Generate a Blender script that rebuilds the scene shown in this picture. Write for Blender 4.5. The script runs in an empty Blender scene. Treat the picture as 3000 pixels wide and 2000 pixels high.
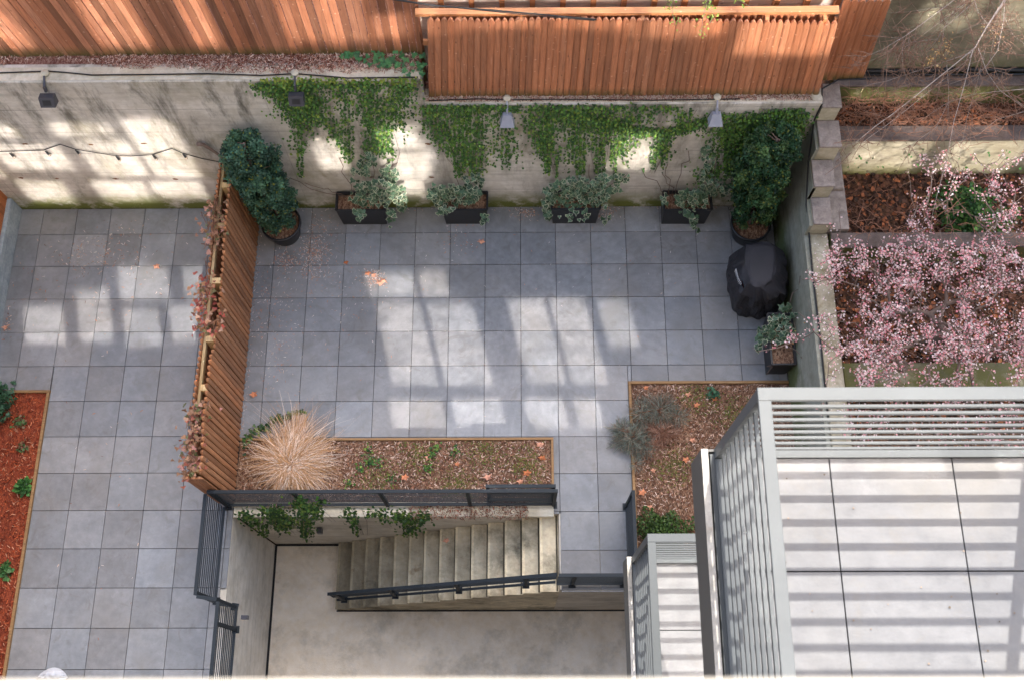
import bpy, math, random
import numpy as np
from mathutils import Vector, Matrix
S = bpy.context.scene
R = math.radians
rng = np.random.default_rng(7)
random.seed(7)

# ------------------------------------------------------------------ camera
ROT = np.array([[0.9999687, 0.0039284, 0.0068623], [-0.0013632, 0.9405105, -0.3397618], [-0.0077887, 0.3397418, 0.9404865]])
CAM = np.array([-0.0290654, -6.6332567, 16.1888641])
FPX = 3053.73
cd = bpy.data.cameras.new('Camera')
cam = bpy.data.objects.new('Camera', cd)
S.collection.objects.link(cam)
cd.sensor_fit = 'HORIZONTAL'; cd.sensor_width = 36.0; cd.lens = FPX / 3000 * 36
cd.clip_start = 0.05; cd.clip_end = 500
m = Matrix([list(ROT[i]) + [CAM[i]] for i in range(3)] + [[0, 0, 0, 1]])
cam.matrix_world = m
cd.dof.use_dof = True; cd.dof.focus_distance = 15.0; cd.dof.aperture_fstop = 5.6
S.camera = cam

# ------------------------------------------------------------------ world, sun, exposure
W = bpy.data.worlds.new('World'); S.world = W; W.use_nodes = True
nt = W.node_tree
sky = nt.nodes.new('ShaderNodeTexSky'); sky.sky_type = 'NISHITA'; sky.sun_disc = False
sky.sun_elevation = R(40.9); sky.sun_rotation = R(13.9); sky.air_density = 1.0; sky.dust_density = 4.0; sky.ozone_density = .7
bg = nt.nodes['Background']; nt.links.new(sky.outputs[0], bg.inputs[0]); bg.inputs[1].default_value = 0.15
sl = bpy.data.lights.new('Sun', 'SUN'); sl.energy = 2.4; sl.angle = R(0.6); sl.color = (1.0, 0.95, 0.88)
so = bpy.data.objects.new('Sun', sl); S.collection.objects.link(so)
so.rotation_euler = Vector((-.277, -1.12, -1)).to_track_quat('-Z', 'Y').to_euler()
so.location = (5, 20, 30)
S.view_settings.view_transform = 'Standard'; S.view_settings.look = 'None'
S.view_settings.exposure = 2.24; S.view_settings.gamma = 1.0
S.view_settings.use_curve_mapping = False
C = S.cycles
C.use_guiding = True; C.guiding_training_samples = 128
C.sample_clamp_indirect = 0; C.caustics_reflective = True; C.blur_glossy = 0.0
C.max_bounces = 6; C.diffuse_bounces = 4; C.glossy_bounces = 4; C.transparent_max_bounces = 4
C.use_denoising = True

# ------------------------------------------------------------------ pixel -> world helpers (measured on the photograph, 2352 px wide)
KF = 3000 / 2352
def ray(x, y):
    return ROT @ np.array([(x * KF - 1500) / FPX, -(y * KF - 1000) / FPX, -1.0])
def PZ(x, y, z=0.0):
    d = ray(x, y); return CAM + d * ((z - CAM[2]) / d[2])
def PY(x, y, v):
    d = ray(x, y); return CAM + d * ((v - CAM[1]) / d[1])
def PX(x, y, v):
    d = ray(x, y); return CAM + d * ((v - CAM[0]) / d[0])

# ------------------------------------------------------------------ materials
def newmat(name):
    M = bpy.data.materials.new(name); M.use_nodes = True
    return M, M.node_tree, M.node_tree.nodes['Principled BSDF']
class NT:
    def __init__(s, nt): s.nt = nt
    def n(s, t, **kw):
        q = s.nt.nodes.new(t)
        for k_, v in kw.items(): setattr(q, k_, v)
        return q
    def l(s, a, b): s.nt.links.new(a, b)
    def pos(s, scale=(1, 1, 1)):
        g = s.n('ShaderNodeNewGeometry'); mp = s.n('ShaderNodeMapping'); mp.inputs['Scale'].default_value = scale
        s.l(g.outputs['Position'], mp.inputs['Vector']); return mp.outputs[0]
    def noise(s, vec, scale, detail=5, rough=.6, dist=0.0):
        q = s.n('ShaderNodeTexNoise'); q.inputs['Scale'].default_value = scale; q.inputs['Detail'].default_value = detail
        q.inputs['Roughness'].default_value = rough; q.inputs['Distortion'].default_value = dist
        s.l(vec, q.inputs['Vector']); return q.outputs[0]
    def ramp(s, fac, stops):
        q = s.n('ShaderNodeValToRGB'); e = q.color_ramp.elements
        while len(e) < len(stops): e.new(.5)
        for i, (p, c) in enumerate(stops):
            e[i].position = p; e[i].color = (*c, 1) if len(c) == 3 else c
        s.l(fac, q.inputs[0]); return q.outputs[0]
    def mix(s, fac, a, b, mode='MIX'):
        q = s.n('ShaderNodeMix'); q.data_type = 'RGBA'; q.blend_type = mode; q.clamp_result = False
        for i, v in ((0, fac), (6, a), (7, b)):
            if isinstance(v, (int, float)): q.inputs[i].default_value = v
            elif isinstance(v, tuple): q.inputs[i].default_value = (*v, 1)
            else: s.l(v, q.inputs[i])
        return q.outputs[2]
    def math(s, op, a, b=0.0, c=None):
        q = s.n('ShaderNodeMath', operation=op)
        for i, v in enumerate((a, b) if c is None else (a, b, c)):
            if isinstance(v, (int, float)): q.inputs[i].default_value = v
            else: s.l(v, q.inputs[i])
        return q.outputs[0]
    def rng(s, v, a, b, c=0.0, d=1.0):
        q = s.n('ShaderNodeMapRange'); q.clamp = True
        s.l(v, q.inputs[0])
        for i, x in enumerate((a, b, c, d)): q.inputs[i + 1].default_value = x
        return q.outputs[0]
    def sep(s, v):
        q = s.n('ShaderNodeSeparateXYZ'); s.l(v, q.inputs[0]); return q.outputs
    def col(s):
        q = s.n('ShaderNodeAttribute'); q.attribute_name = 'Col'; return q.outputs['Color']
    def bump(s, bs, h, strength=.3, dist=.01):
        q = s.n('ShaderNodeBump'); q.inputs['Strength'].default_value = strength; q.inputs['Distance'].default_value = dist
        s.l(h, q.inputs['Height']); s.l(q.outputs[0], bs.inputs['Normal'])
def V3(v): return (v, v, v)

def mat_tile(name, a, b, rough=.55):
    M, nt_, bs = newmat(name); t = NT(nt_)
    p = t.pos()
    n1 = t.noise(p, 2.3, 6, .62); n2 = t.noise(p, 9, 8, .7); n3 = t.noise(p, 60, 3, .5)
    n4 = t.noise(t.pos((1.2, 1, 1)), .8, 4, .6, .6)
    c = t.ramp(n1, [(.3, a), (.7, b)])
    c = t.mix(.55, c, t.ramp(n2, [(.3, V3(.34)), (.75, V3(.66))]), 'OVERLAY')
    c = t.mix(t.rng(n4, .5, .7, 0, .5), c, (.2, .19, .17))
    n5 = t.noise(p, 3.4, 7, .72, 1.2)
    c = t.mix(t.rng(n5, .54, .7, 0, .6), c, (.15, .14, .125))
    n6 = t.noise(p, 5.1, 6, .7, .4)
    c = t.mix(t.rng(n6, .6, .74, 0, .4), c, tuple(min(1, x * 1.35) for x in b))
    c = t.mix(1.0, c, t.col(), 'MULTIPLY')
    t.l(c, bs.inputs['Base Color'])
    t.l(t.rng(n2, .3, .7, rough - .12, rough + .15), bs.inputs['Roughness'])
    t.bump(bs, n3, .15, .004)
    return M
def mat_plain(name, col, rough=.5, metal=0.0, var=.25, scale=6, bump=0, attr=False):
    M, nt_, bs = newmat(name); t = NT(nt_)
    n1 = t.noise(t.pos(), scale, 6, .6)
    a = tuple(x * (1 - var) for x in col); b = tuple(min(1, x * (1 + var)) for x in col)
    c = t.ramp(n1, [(.3, a), (.72, b)])
    if attr: c = t.mix(1.0, c, t.col(), 'MULTIPLY')
    t.l(c, bs.inputs['Base Color']); bs.inputs['Roughness'].default_value = rough; bs.inputs['Metallic'].default_value = metal
    if bump: t.bump(bs, t.noise(t.pos(), scale * 8, 4, .6), bump, .01)
    return M
def mat_attr(name, rough=.55, spec=.4, var=.15, trans=0.0):
    M, nt_, bs = newmat(name); t = NT(nt_)
    n1 = t.noise(t.pos(), 30, 3, .5)
    c = t.mix(1.0, t.col(), t.ramp(n1, [(.3, V3(1 - var)), (.7, V3(1 + var))]), 'MULTIPLY')
    t.l(c, bs.inputs['Base Color']); bs.inputs['Roughness'].default_value = rough
    bs.inputs['Specular IOR Level'].default_value = spec
    if trans:
        tr = t.n('ShaderNodeBsdfTranslucent'); t.l(c, tr.inputs[0])
        mx = t.n('ShaderNodeMixShader'); mx.inputs[0].default_value = trans
        t.l(bs.outputs[0], mx.inputs[1]); t.l(tr.outputs[0], mx.inputs[2])
        t.l(mx.outputs[0], nt_.nodes['Material Output'].inputs[0])
    return M
def mat_wood(name, base, axis='Z', rough=.65, knots_glints=True, green=None):
    """board wood; Col attribute carries each board's own tone, alpha-free"""
    M, nt_, bs = newmat(name); t = NT(nt_)
    sc = {'Z': (14, 14, .8), 'X': (.8, 14, 14), 'Y': (14, .8, 14)}[axis]
    g = t.noise(t.pos(sc), 2.2, 6, .62, 1.2)
    n = t.noise(t.pos(), 1.7, 4, .6)
    dark = tuple(x * .55 for x in base); lite = tuple(min(1, x * 1.25) for x in base)
    c = t.ramp(g, [(.25, dark), (.5, base), (.8, lite)])
    c = t.mix(t.rng(n, .45, .7, 0, .35), c, tuple(x * y for x, y in zip(base, (.6, .55, .6))))
    if knots_glints:
        v = t.n('ShaderNodeTexVoronoi'); v.inputs['Scale'].default_value = 3.2
        t.l(t.pos({'Z': (3, 3, 1.2), 'X': (1.2, 3, 3), 'Y': (3, 1.2, 3)}[axis]), v.inputs['Vector'])
        c = t.mix(t.rng(v.outputs['Distance'], .06, .12, .75, 0), c, (.1, .035, .012))
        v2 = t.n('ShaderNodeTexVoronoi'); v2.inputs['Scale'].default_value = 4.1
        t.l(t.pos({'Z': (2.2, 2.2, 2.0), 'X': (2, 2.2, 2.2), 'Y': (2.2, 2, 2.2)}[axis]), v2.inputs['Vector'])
        c = t.mix(t.rng(v2.outputs['Distance'], .07, .16, .6, 0), c, tuple(min(1, x * y + .08) for x, y in zip(base, (1.5, 2.0, 2.4))))  # pale specks: specular glints on the knots, painted into the base colour
    w2 = t.noise(t.pos(tuple(x * 1.6 for x in sc)), 1.3, 5, .65, .6)
    c = t.mix(t.rng(w2, .56, .72, 0, .5), c, tuple(min(1, x * y + .05) for x, y in zip(base, (1.35, 1.7, 2.0))))
    w3 = t.noise(t.pos(tuple(x * .8 for x in sc)), 1.9, 5, .7, .9)
    c = t.mix(t.rng(w3, .58, .72, 0, .6), c, tuple(x * y for x, y in zip(base, (.35, .34, .4))))
    c = t.mix(1.0, c, t.col(), 'MULTIPLY')
    if green:
        z = t.sep(t.pos())[2]
        f = t.math('MULTIPLY', t.rng(z, green, green + .22, 1.0, 0), t.rng(t.noise(t.pos((4, 4, 1)), 3), .25, .5))
        c = t.mix(f, c, (.09, .085, .02))
    t.l(c, bs.inputs['Base Color']); bs.inputs['Roughness'].default_value = rough
    t.bump(bs, g, .25, .006)
    return M
def mat_concrete(name, a=(.36, .34, .31), b=(.52, .5, .47), moss0=None, streak_top=None, form=True, scale=1.0, moss_col=(.13, .15, .035), blot=0.0, attr=False):
    M, nt_, bs = newmat(name); t = NT(nt_)
    p = t.pos()
    n1 = t.noise(p, 1.1 * scale, 7, .65, .5); n2 = t.noise(p, 6 * scale, 8, .7); n3 = t.noise(p, 45, 4, .6)
    c = t.ramp(n1, [(.3, a), (.66, b)])
    c = t.mix(.6, c, t.ramp(n2, [(.28, V3(.33)), (.72, V3(.64))]), 'OVERLAY')
    ww = t.noise(t.pos((.35, .35, 5.0)), 2.0, 5, .6, .3)      # board marks, horizontal
    c = t.mix(t.rng(ww, .5, .72, 0, .45), c, tuple(x * .62 for x in a))
    xyz = t.sep(p)
    if streak_top is not None:
        st = t.noise(t.pos((1.3, 1.3, .3)), 1.9, 10, .72, .3)
        m1 = t.math('MULTIPLY', t.rng(st, .49, .64), t.rng(xyz[2], streak_top - 3.2, streak_top - .1, .2, 1))
        c = t.mix(t.math('MULTIPLY', m1, .95), c, (.075, .07, .055))
        st2 = t.noise(t.pos((.8, .8, .35)), 3.2, 9, .75, .3)
        c = t.mix(t.rng(st2, .54, .66, 0, .6), c, (.2, .185, .13))
        oc = t.noise(t.pos((.9, .9, .5)), 1.4, 5, .6, .8)
        c = t.mix(t.rng(oc, .52, .68, 0, .45), c, (.26, .23, .12))
        wh = t.noise(t.pos((6, 6, .8)), 2.4, 6, .7, .8)
        c = t.mix(t.rng(wh, .62, .74, 0, .5), c, (.62, .6, .57))
    if form:
        for zz in (.62, 1.24, 1.86, 2.48, 3.1):
            d = t.math('ABSOLUTE', t.math('SUBTRACT', xyz[2], t.math('ADD', zz, t.math('MULTIPLY', t.math('SUBTRACT', n1, .5), .04))))
            c = t.mix(t.math('MULTIPLY', t.rng(d, .004, .012, .55, 0), t.rng(n2, .35, .6)), c, (.12, .11, .09))
        dx = t.math('ABSOLUTE', t.math('SUBTRACT', t.math('FRACT', t.math('DIVIDE', xyz[0], 2.44)), .5))
        c = t.mix(t.math('MULTIPLY', t.rng(dx, .002, .004, .4, 0), t.rng(n2, .4, .6)), c, (.12, .11, .09))
    if moss0 is not None:
        f = t.math('MULTIPLY', t.rng(xyz[2], moss0, moss0 + .55, 1.6, 0), t.rng(t.noise(t.pos((1, 1, 1)), 2.0, 6, .7), .34, .52))
        c = t.mix(t.math('MULTIPLY', f, .8), c, moss_col)
    if blot:
        nb = t.noise(p, 1.3, 9, .72, .12)
        c = t.mix(t.rng(nb, .5, .68, 0, blot), c, (.13, .12, .085))
        nb2 = t.noise(t.pos((1, 1, 1.3)), 2.3, 8, .72, .1)
        c = t.mix(t.rng(nb2, .6, .72, 0, blot * .8), c, (.28, .17, .08))
    if attr: c = t.mix(1.0, c, t.col(), 'MULTIPLY')
    t.l(c, bs.inputs['Base Color']); bs.inputs['Roughness'].default_value = .82
    bs.inputs['Specular IOR Level'].default_value = .3
    t.bump(bs, n3, .35, .01)
    return M
def mat_mulch(name, cols, scale=45):
    M, nt_, bs = newmat(name); t = NT(nt_)
    v = t.n('ShaderNodeTexVoronoi'); v.inputs['Scale'].default_value = scale
    w = t.noise(t.pos(), 14, 3, .5)
    mp = t.n('ShaderNodeVectorMath', operation='ADD')
    wq = t.n('ShaderNodeTexNoise'); wq.inputs['Scale'].default_value = 20; t.l(t.pos(), wq.inputs['Vector'])
    sc_ = t.n('ShaderNodeVectorMath', operation='SCALE'); t.l(wq.outputs['Color'], sc_.inputs[0]); sc_.inputs['Scale'].default_value = .06
    t.l(t.pos((1, .55, 1)), mp.inputs[0]); t.l(sc_.outputs[0], mp.inputs[1]); t.l(mp.outputs[0], v.inputs['Vector'])
    hs = t.sep(v.outputs['Color'])[0]
    c = t.ramp(hs, [(i / (len(cols) - 1), q) for i, q in enumerate(cols)])
    big = t.noise(t.pos(), 1.8, 5, .6)
    c = t.mix(t.rng(big, .4, .65, 0, .55), c, cols[0])
    t.l(c, bs.inputs['Base Color']); bs.inputs['Roughness'].default_value = .9
    t.bump(bs, v.outputs['Distance'], .8, .02)
    return M

TILE = mat_tile('porcelain_paver', (.185, .191, .196), (.265, .272, .276))
DECK = mat_tile('deck_paver', (.13, .133, .137), (.158, .160, .164))
JOINT = mat_plain('joint_dark', (.02, .02, .02), .9)
CONC = mat_concrete('board_marked_concrete', (.45, .42, .36), (.7, .67, .61), moss0=.03, streak_top=3.6)
CONC2 = mat_concrete('basement_concrete', (.56, .515, .43), (.74, .69, .6), form=False, blot=.35)
CONCF = mat_concrete('basement_slab', (.7, .6, .46), (.88, .775, .62), form=False, scale=1.4, blot=.38)
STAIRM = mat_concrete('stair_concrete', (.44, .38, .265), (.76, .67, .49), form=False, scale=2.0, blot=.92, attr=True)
LEDGE = mat_concrete('ledge_concrete', (.5, .46, .34), (.72, .68, .56), form=False, scale=3, blot=.45)
SIDEW = mat_concrete('side_wall_concrete', (.22, .225, .17), (.36, .36, .3), form=False, moss0=.4, scale=1.5, moss_col=(.11, .13, .05))
COPE = mat_concrete('coping_stone', (.26, .22, .13), (.5, .45, .34), form=False, scale=4, blot=.6)
BROWNST = mat_concrete('brown_cap_stone', (.17, .135, .115), (.34, .29, .25), form=False, scale=5)
YELST = mat_concrete('ochre_render', (.34, .3, .2), (.52, .48, .36), form=False, moss0=.95, scale=2, moss_col=(.16, .16, .03))
MOSSW = mat_concrete('mossy_wall', (.17, .155, .105), (.34, .31, .21), form=False, moss0=2.5, scale=2, moss_col=(.11, .11, .035), blot=.8)
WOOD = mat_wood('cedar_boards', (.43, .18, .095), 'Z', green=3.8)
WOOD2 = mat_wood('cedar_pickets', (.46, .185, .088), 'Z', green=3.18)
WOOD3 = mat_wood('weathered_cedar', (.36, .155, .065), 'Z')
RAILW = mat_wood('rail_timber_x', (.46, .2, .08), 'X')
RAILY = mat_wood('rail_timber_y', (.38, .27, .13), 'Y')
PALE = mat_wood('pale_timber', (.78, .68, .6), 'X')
EDGE = mat_wood('edging_timber', (.27, .15, .055), 'X', knots_glints=False)
METAL = mat_plain('charcoal_steel', (.022, .028, .033), .6, .0, .12, 3)
METAL.node_tree.nodes['Principled BSDF'].inputs['Specular IOR Level'].default_value = .2
LMETAL = mat_plain('grey_painted_steel', (.062, .070, .073), .5, 0, .08, 3)
DARKCAP = mat_concrete('dark_cap_stone', (.085, .062, .052), (.17, .13, .11), form=False, scale=5)
DMETAL = mat_plain('dark_fascia', (.075, .075, .07), .5, 0, .15, 3)
WHITEC = mat_concrete('white_flashing', (.35, .33, .29), (.5, .48, .44), form=False, scale=5, blot=.5)
RUST = mat_plain('rust', (.16, .07, .03), .9, 0, .4, 20)
BLACK = mat_plain('black_plastic', (.014, .015, .017), .45, 0, .2, 8)
RUBBER = mat_plain('cable_rubber', (.01, .01, .01), .6)
GLASSB = mat_plain('bulb_glass', (.5, .42, .34), .15)
FLOODG = mat_plain('floodlight_grey', (.3, .32, .38), .35, .1, .1)
FLOODD = mat_plain('floodlight_dark', (.06, .06, .07), .4, .2, .1)
COVER = mat_plain('cover_fabric', (.016, .015, .019), .62, 0, .3, 3, bump=.1)
SOIL = mat_mulch('garden_soil', [(.035, .018, .01), (.1, .045, .02), (.22, .1, .045), (.06, .03, .018)], 26)
MULCH = mat_mulch('bark_mulch', [(.07, .032, .018), (.2, .095, .05), (.42, .27, .17), (.13, .06, .03)], 55)
REDM = mat_mulch('red_mulch', [(.13, .02, .006), (.25, .042, .012), (.33, .07, .022), (.17, .028, .008)], 42)
LITTER = mat_mulch('leaf_litter', [(.14, .05, .035), (.26, .1, .07), (.5, .32, .25), (.18, .07, .045)], 60)
LEAF = mat_attr('leaf', .5, .35, .15, .25)
GRASS = mat_attr('straw', .6, .35, .2)
PETAL = mat_attr('petal', .6, .3, .05, .35)
CHIP = mat_attr('chip', .8, .2, .2)
BARK = mat_plain('bark', (.17, .12, .095), .8, 0, .3, 12)
TWIG = mat_plain('pale_twig', (.36, .3, .26), .75, 0, .3, 12)
REDTWIG = mat_plain('red_twig', (.26, .12, .07), .75, 0, .3, 12)
BLUEC = mat_concrete('blue_grey_render', (.25, .3, .32), (.4, .45, .46), form=False, scale=4, blot=.2)
WPLAST = mat_plain('white_plastic', (.5, .52, .55), .5, 0, .1, 20)
BRICK = mat_concrete('facade_render', (.11, .10, .095), (.16, .15, .14), form=False)
SILLM = mat_plain('sill_stone', (.36, .34, .3), .7, 0, .05, 4)
ROSTAIN = None
def mat_pane():
    M, nt_, bs = newmat('window_pane'); t = NT(nt_)
    bs.inputs['Base Color'].default_value = (.68, .65, .65, 1); bs.inputs['Metallic'].default_value = 1; bs.inputs['Roughness'].default_value = 0.045
    h = t.noise(t.pos((1, 1, 2.2)), 1.6, 2, .5)
    q = t.n('ShaderNodeBump'); q.inputs['Strength'].default_value = .09; q.inputs['Distance'].default_value = .004
    t.l(h, q.inputs['Height']); t.l(q.outputs[0], bs.inputs['Normal'])
    return M
PANE = mat_pane()

# ------------------------------------------------------------------ object helpers
COL = S.collection
def thing(name, label, cat, loc=(0, 0, 0), group=None, kind=None):
    o = bpy.data.objects.new(name, None); COL.objects.link(o); o.location = [float(v) for v in loc]
    o.empty_display_size = .2
    o['label'] = label; o['category'] = cat
    if group: o['group'] = group
    return o
def tag(o, label=None, cat=None, group=None, kind=None):
    for k_, v in (('label', label), ('category', cat), ('group', group), ('kind', kind)):
        if v: o[k_] = v
    return o
def wloc(o):
    v = Vector((0, 0, 0))
    while o is not None: v = v + Vector(o.location); o = o.parent
    return v
class MB:
    def __init__(s): s.v = []; s.f = []; s.c = []; s.sm = []
    def face(s, pts, col=(1, 1, 1), sm=False):
        i = len(s.v); s.v.extend([tuple(float(a) for a in p) for p in pts]); s.f.append(tuple(range(i, i + len(pts)))); s.c.append(col); s.sm.append(sm)
    def mesh(s, vs, fs, col=(1, 1, 1), sm=False):
        i = len(s.v); s.v.extend([tuple(float(a) for a in p) for p in vs])
        for f in fs: s.f.append(tuple(i + a for a in f)); s.c.append(col); s.sm.append(sm)
    def box(s, x0, x1, y0, y1, z0, z1, col=(1, 1, 1), b=0.0):
        if x0 > x1: x0, x1 = x1, x0
        if y0 > y1: y0, y1 = y1, y0
        vs = [(x, y, z) for z in (z0, z1 - b) for x, y in ((x0, y0), (x1, y0), (x1, y1), (x0, y1))]
        fs = [(3, 2, 1, 0), (0, 1, 5, 4), (1, 2, 6, 5), (2, 3, 7, 6), (3, 0, 4, 7)]
        if b:
            vs += [(x0 + b, y0 + b, z1), (x1 - b, y0 + b, z1), (x1 - b, y1 - b, z1), (x0 + b, y1 - b, z1)]
            fs += [(8, 9, 10, 11), (4, 5, 9, 8), (5, 6, 10, 9), (6, 7, 11, 10), (7, 4, 8, 11)]
        else: fs.append((4, 5, 6, 7))
        s.mesh(vs, fs, col)
    def bar(s, a, b, w, h, up=(0, 0, 1), col=(1, 1, 1)):
        a, b = Vector(a), Vector(b); d = (b - a).normalized(); u = Vector(up); sd = d.cross(u).normalized(); u = sd.cross(d).normalized()
        vs = [p + sd * sx * w / 2 + u * sz * h / 2 for p in (a, b) for sx, sz in ((-1, -1), (1, -1), (1, 1), (-1, 1))]
        s.mesh(vs, [(3, 2, 1, 0), (4, 5, 6, 7), (0, 1, 5, 4), (1, 2, 6, 5), (2, 3, 7, 6), (3, 0, 4, 7)], col)
    def tube(s, pts, rad, n=6, col=(1, 1, 1), cap=True):
        P = [Vector([float(a) for a in p]) for p in pts]
        if not hasattr(rad, '__len__'): rad = [rad] * len(P)
        i0 = len(s.v); pu = None
        for j, p in enumerate(P):
            d = (P[min(j + 1, len(P) - 1)] - P[max(j - 1, 0)])
            d = d.normalized() if d.length > 1e-9 else Vector((0, 0, 1))
            if pu is None:
                pu = d.cross(Vector((0, 0, 1)));
                if pu.length < .1: pu = d.cross(Vector((1, 0, 0)))
            u = (pu - d * pu.dot(d)).normalized(); w = d.cross(u); pu = u
            for a in range(n):
                t_ = 2 * math.pi * a / n; q = p + (u * math.cos(t_) + w * math.sin(t_)) * rad[j]; s.v.append(tuple(q))
        for j in range(len(P) - 1):
            for a in range(n):
                b_ = (a + 1) % n; s.f.append((i0 + j * n + a, i0 + j * n + b_, i0 + (j + 1) * n + b_, i0 + (j + 1) * n + a)); s.c.append(col); s.sm.append(True)
        if cap:
            s.f.append(tuple(i0 + a for a in range(n))[::-1]); s.c.append(col); s.sm.append(False)
            s.f.append(tuple(i0 + (len(P) - 1) * n + a for a in range(n))); s.c.append(col); s.sm.append(False)
    def lathe(s, cx, cy, prof, n=28, col=(1, 1, 1), sm=True):
        i0 = len(s.v)
        for r, z in prof:
            for a in range(n):
                t_ = 2 * math.pi * a / n; s.v.append((cx + r * math.cos(t_), cy + r * math.sin(t_), z))
        for j in range(len(prof) - 1):
            for a in range(n):
                b_ = (a + 1) % n; s.f.append((i0 + j * n + a, i0 + j * n + b_, i0 + (j + 1) * n + b_, i0 + (j + 1) * n + a)); s.c.append(col); s.sm.append(sm)
    def build(s, name, mat, parent=None, **tg):
        me = bpy.data.meshes.new(name)
        off = wloc(parent) if parent is not None else Vector((0, 0, 0))
        V_ = np.array(s.v) - np.array(off)
        me.from_pydata(V_.tolist(), [], s.f)
        at = me.attributes.new('Col', 'FLOAT_COLOR', 'CORNER')
        sizes = np.array([len(f) for f in s.f]); cc = np.array([(c[0], c[1], c[2], 1.0) for c in s.c])
        at.data.foreach_set('color', np.repeat(cc, sizes, axis=0).astype(np.float32).ravel())
        me.polygons.foreach_set('use_smooth', s.sm)
        me.materials.append(mat); me.update()
        o = bpy.data.objects.new(name, me); COL.objects.link(o)
        if parent is not None: o.parent = parent
        tag(o, **tg)
        return o
def npmesh(name, Vv, nper, cols, mat, parent=None, smooth=False, **tg):
    """Vv (N*nper,3): independent n-gons; cols (N,3)"""
    me = bpy.data.meshes.new(name)
    off = np.array(wloc(parent)) if parent is not None else 0
    Vv = np.asarray(Vv, float).reshape(-1, 3) - off
    nf = len(Vv) // nper
    me.vertices.add(len(Vv)); me.vertices.foreach_set('co', Vv.astype(np.float32).ravel())
    me.loops.add(len(Vv)); me.loops.foreach_set('vertex_index', np.arange(len(Vv), dtype=np.int32))
    me.polygons.add(nf); me.polygons.foreach_set('loop_start', (np.arange(nf) * nper).astype(np.int32))
    try: me.polygons.foreach_set('loop_total', np.full(nf, nper, np.int32))
    except Exception: pass
    me.update(calc_edges=True)
    at = me.attributes.new('Col', 'FLOAT_COLOR', 'CORNER')
    cc = np.concatenate([np.asarray(cols, float), np.ones((nf, 1))], 1)
    at.data.foreach_set('color', np.repeat(cc, nper, axis=0).astype(np.float32).ravel())
    me.materials.append(mat); me.validate()
    o = bpy.data.objects.new(name, me); COL.objects.link(o)
    if parent is not None: o.parent = parent
    return tag(o, **tg)
def unit(v): return v / (np.linalg.norm(v, axis=-1, keepdims=True) + 1e-9)
def leaves(P, Nn, size, shape, spin=None, down=None):
    """P (N,3) positions, Nn normals, size (N,), shape (k,3) template (x across, y along, z lift); returns verts"""
    N = len(P); Nn = unit(Nn)
    if down is None: down = rng.normal(size=(N, 3))
    T = unit(down - (down * Nn).sum(1, keepdims=True) * Nn); B = np.cross(T, Nn)
    sh = np.asarray(shape, float)
    out = P[:, None, :] + size[:, None, None] * (sh[None, :, 0:1] * B[:, None, :] + sh[None, :, 1:2] * T[:, None, :] + sh[None, :, 2:3] * Nn[:, None, :])
    return out.reshape(-1, 3)
HEX = [(-.5, .1, 0), (-.42, .55, .08), (0, 1, 0), (.42, .55, .08), (.5, .1, 0), (0, -.1, .05)]
IVY = [(0, 0, 0), (-.5, -.12, .06), (-.48, .4, .1), (-.2, .5, .03), (0, 1, -.05), (.2, .5, .03), (.48, .4, .1), (.5, -.12, .06)]
NEED = [(-.12, 0, 0), (0, 1, .1), (.12, 0, 0)]
CHIPS = [(-.12, -.6, 0), (.08, -.55, .1), (.12, .6, 0), (-.07, .5, .14)]
def jitcol(base, n, v=.2, hue=.08):
    b = np.asarray(base, float); return np.clip(b[None] * (1 + rng.uniform(-v, v, (n, 1))) * (1 + rng.uniform(-hue, hue, (n, 3))), 0, 1)
def pickcol(cols, n, v=.2):
    c = np.asarray(cols, float)[rng.integers(0, len(cols), n)]; return np.clip(c * (1 + rng.uniform(-v, v, (n, 1))), 0, 1)

# ================================================================== SETTING
def struct(o): o['kind'] = 'structure'; return o
g = MB(); g.box(-60, 60, -60, 60, -3.4, -3.2); struct(g.build('ground', SOIL))
# earth masses under the yard (pit left open)
g = MB()
g.box(-9.6, -4.75, -6.75, 1.7, -3.19, -.03); g.box(-4.75, 4.35, -3.5, 1.7, -3.19, -.03)
g.box(1.6, 4.35, -4.62, -3.5, -3.19, -.03); g.box(3.41, 4.35, -6.75, -4.62, -3.19, -.03)
struct(g.build('yard_subsoil', JOINT))
def pavers(name, xs, ys, skip, mat, z=0.0, gap=.008, th=.03):
    mb = MB()
    for i in range(len(xs) - 1):
        for j in range(len(ys) - 1):
            x0, x1, y0, y1 = xs[i], xs[i + 1], ys[j], ys[j + 1]
            for (a, b, c, d) in clip((x0, x1, y0, y1), skip):
                if b - a < .012 or d - c < .012: continue
                v = random.uniform(.82, 1.12); h = random.uniform(-.03, .03)
                mb.box(a + gap / 2, b - gap / 2, c + gap / 2, d - gap / 2, z - th, z, (v * (1 + h), v, v * (1 - h)), .0015)
    return mb.build(name, mat)
def clip(r, holes):
    rs = [r]
    for hx0, hx1, hy0, hy1 in holes:
        out = []
        for a, b, c, d in rs:
            if hx0 >= b or hx1 <= a or hy0 >= d or hy1 <= c: out.append((a, b, c, d)); continue
            if a < hx0: out.append((a, hx0, c, d))
            if b > hx1: out.append((hx1, b, c, d))
            m0, m1 = max(a, hx0), min(b, hx1)
            if c < hy0: out.append((m0, m1, c, hy0))
            if d > hy1: out.append((m0, m1, hy1, d))
        rs = out
    return rs
rows = [-6.75, -6.6, -6.0, -5.4, -4.8, -4.2, -3.6, -3.0, -2.4, -1.8, -1.2, -.6, 0, .6, 1.2, 1.69]
xs = [-4.6 + 0] + [-4.2 + .6 * i for i in range(15)] + [4.34]
xs = [-4.6, -4.2, -3.6, -3.0, -2.4, -1.8, -1.2, -.6, 0, .6, 1.2, 1.8, 2.4, 3.0, 3.6, 4.2, 4.34]
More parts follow.
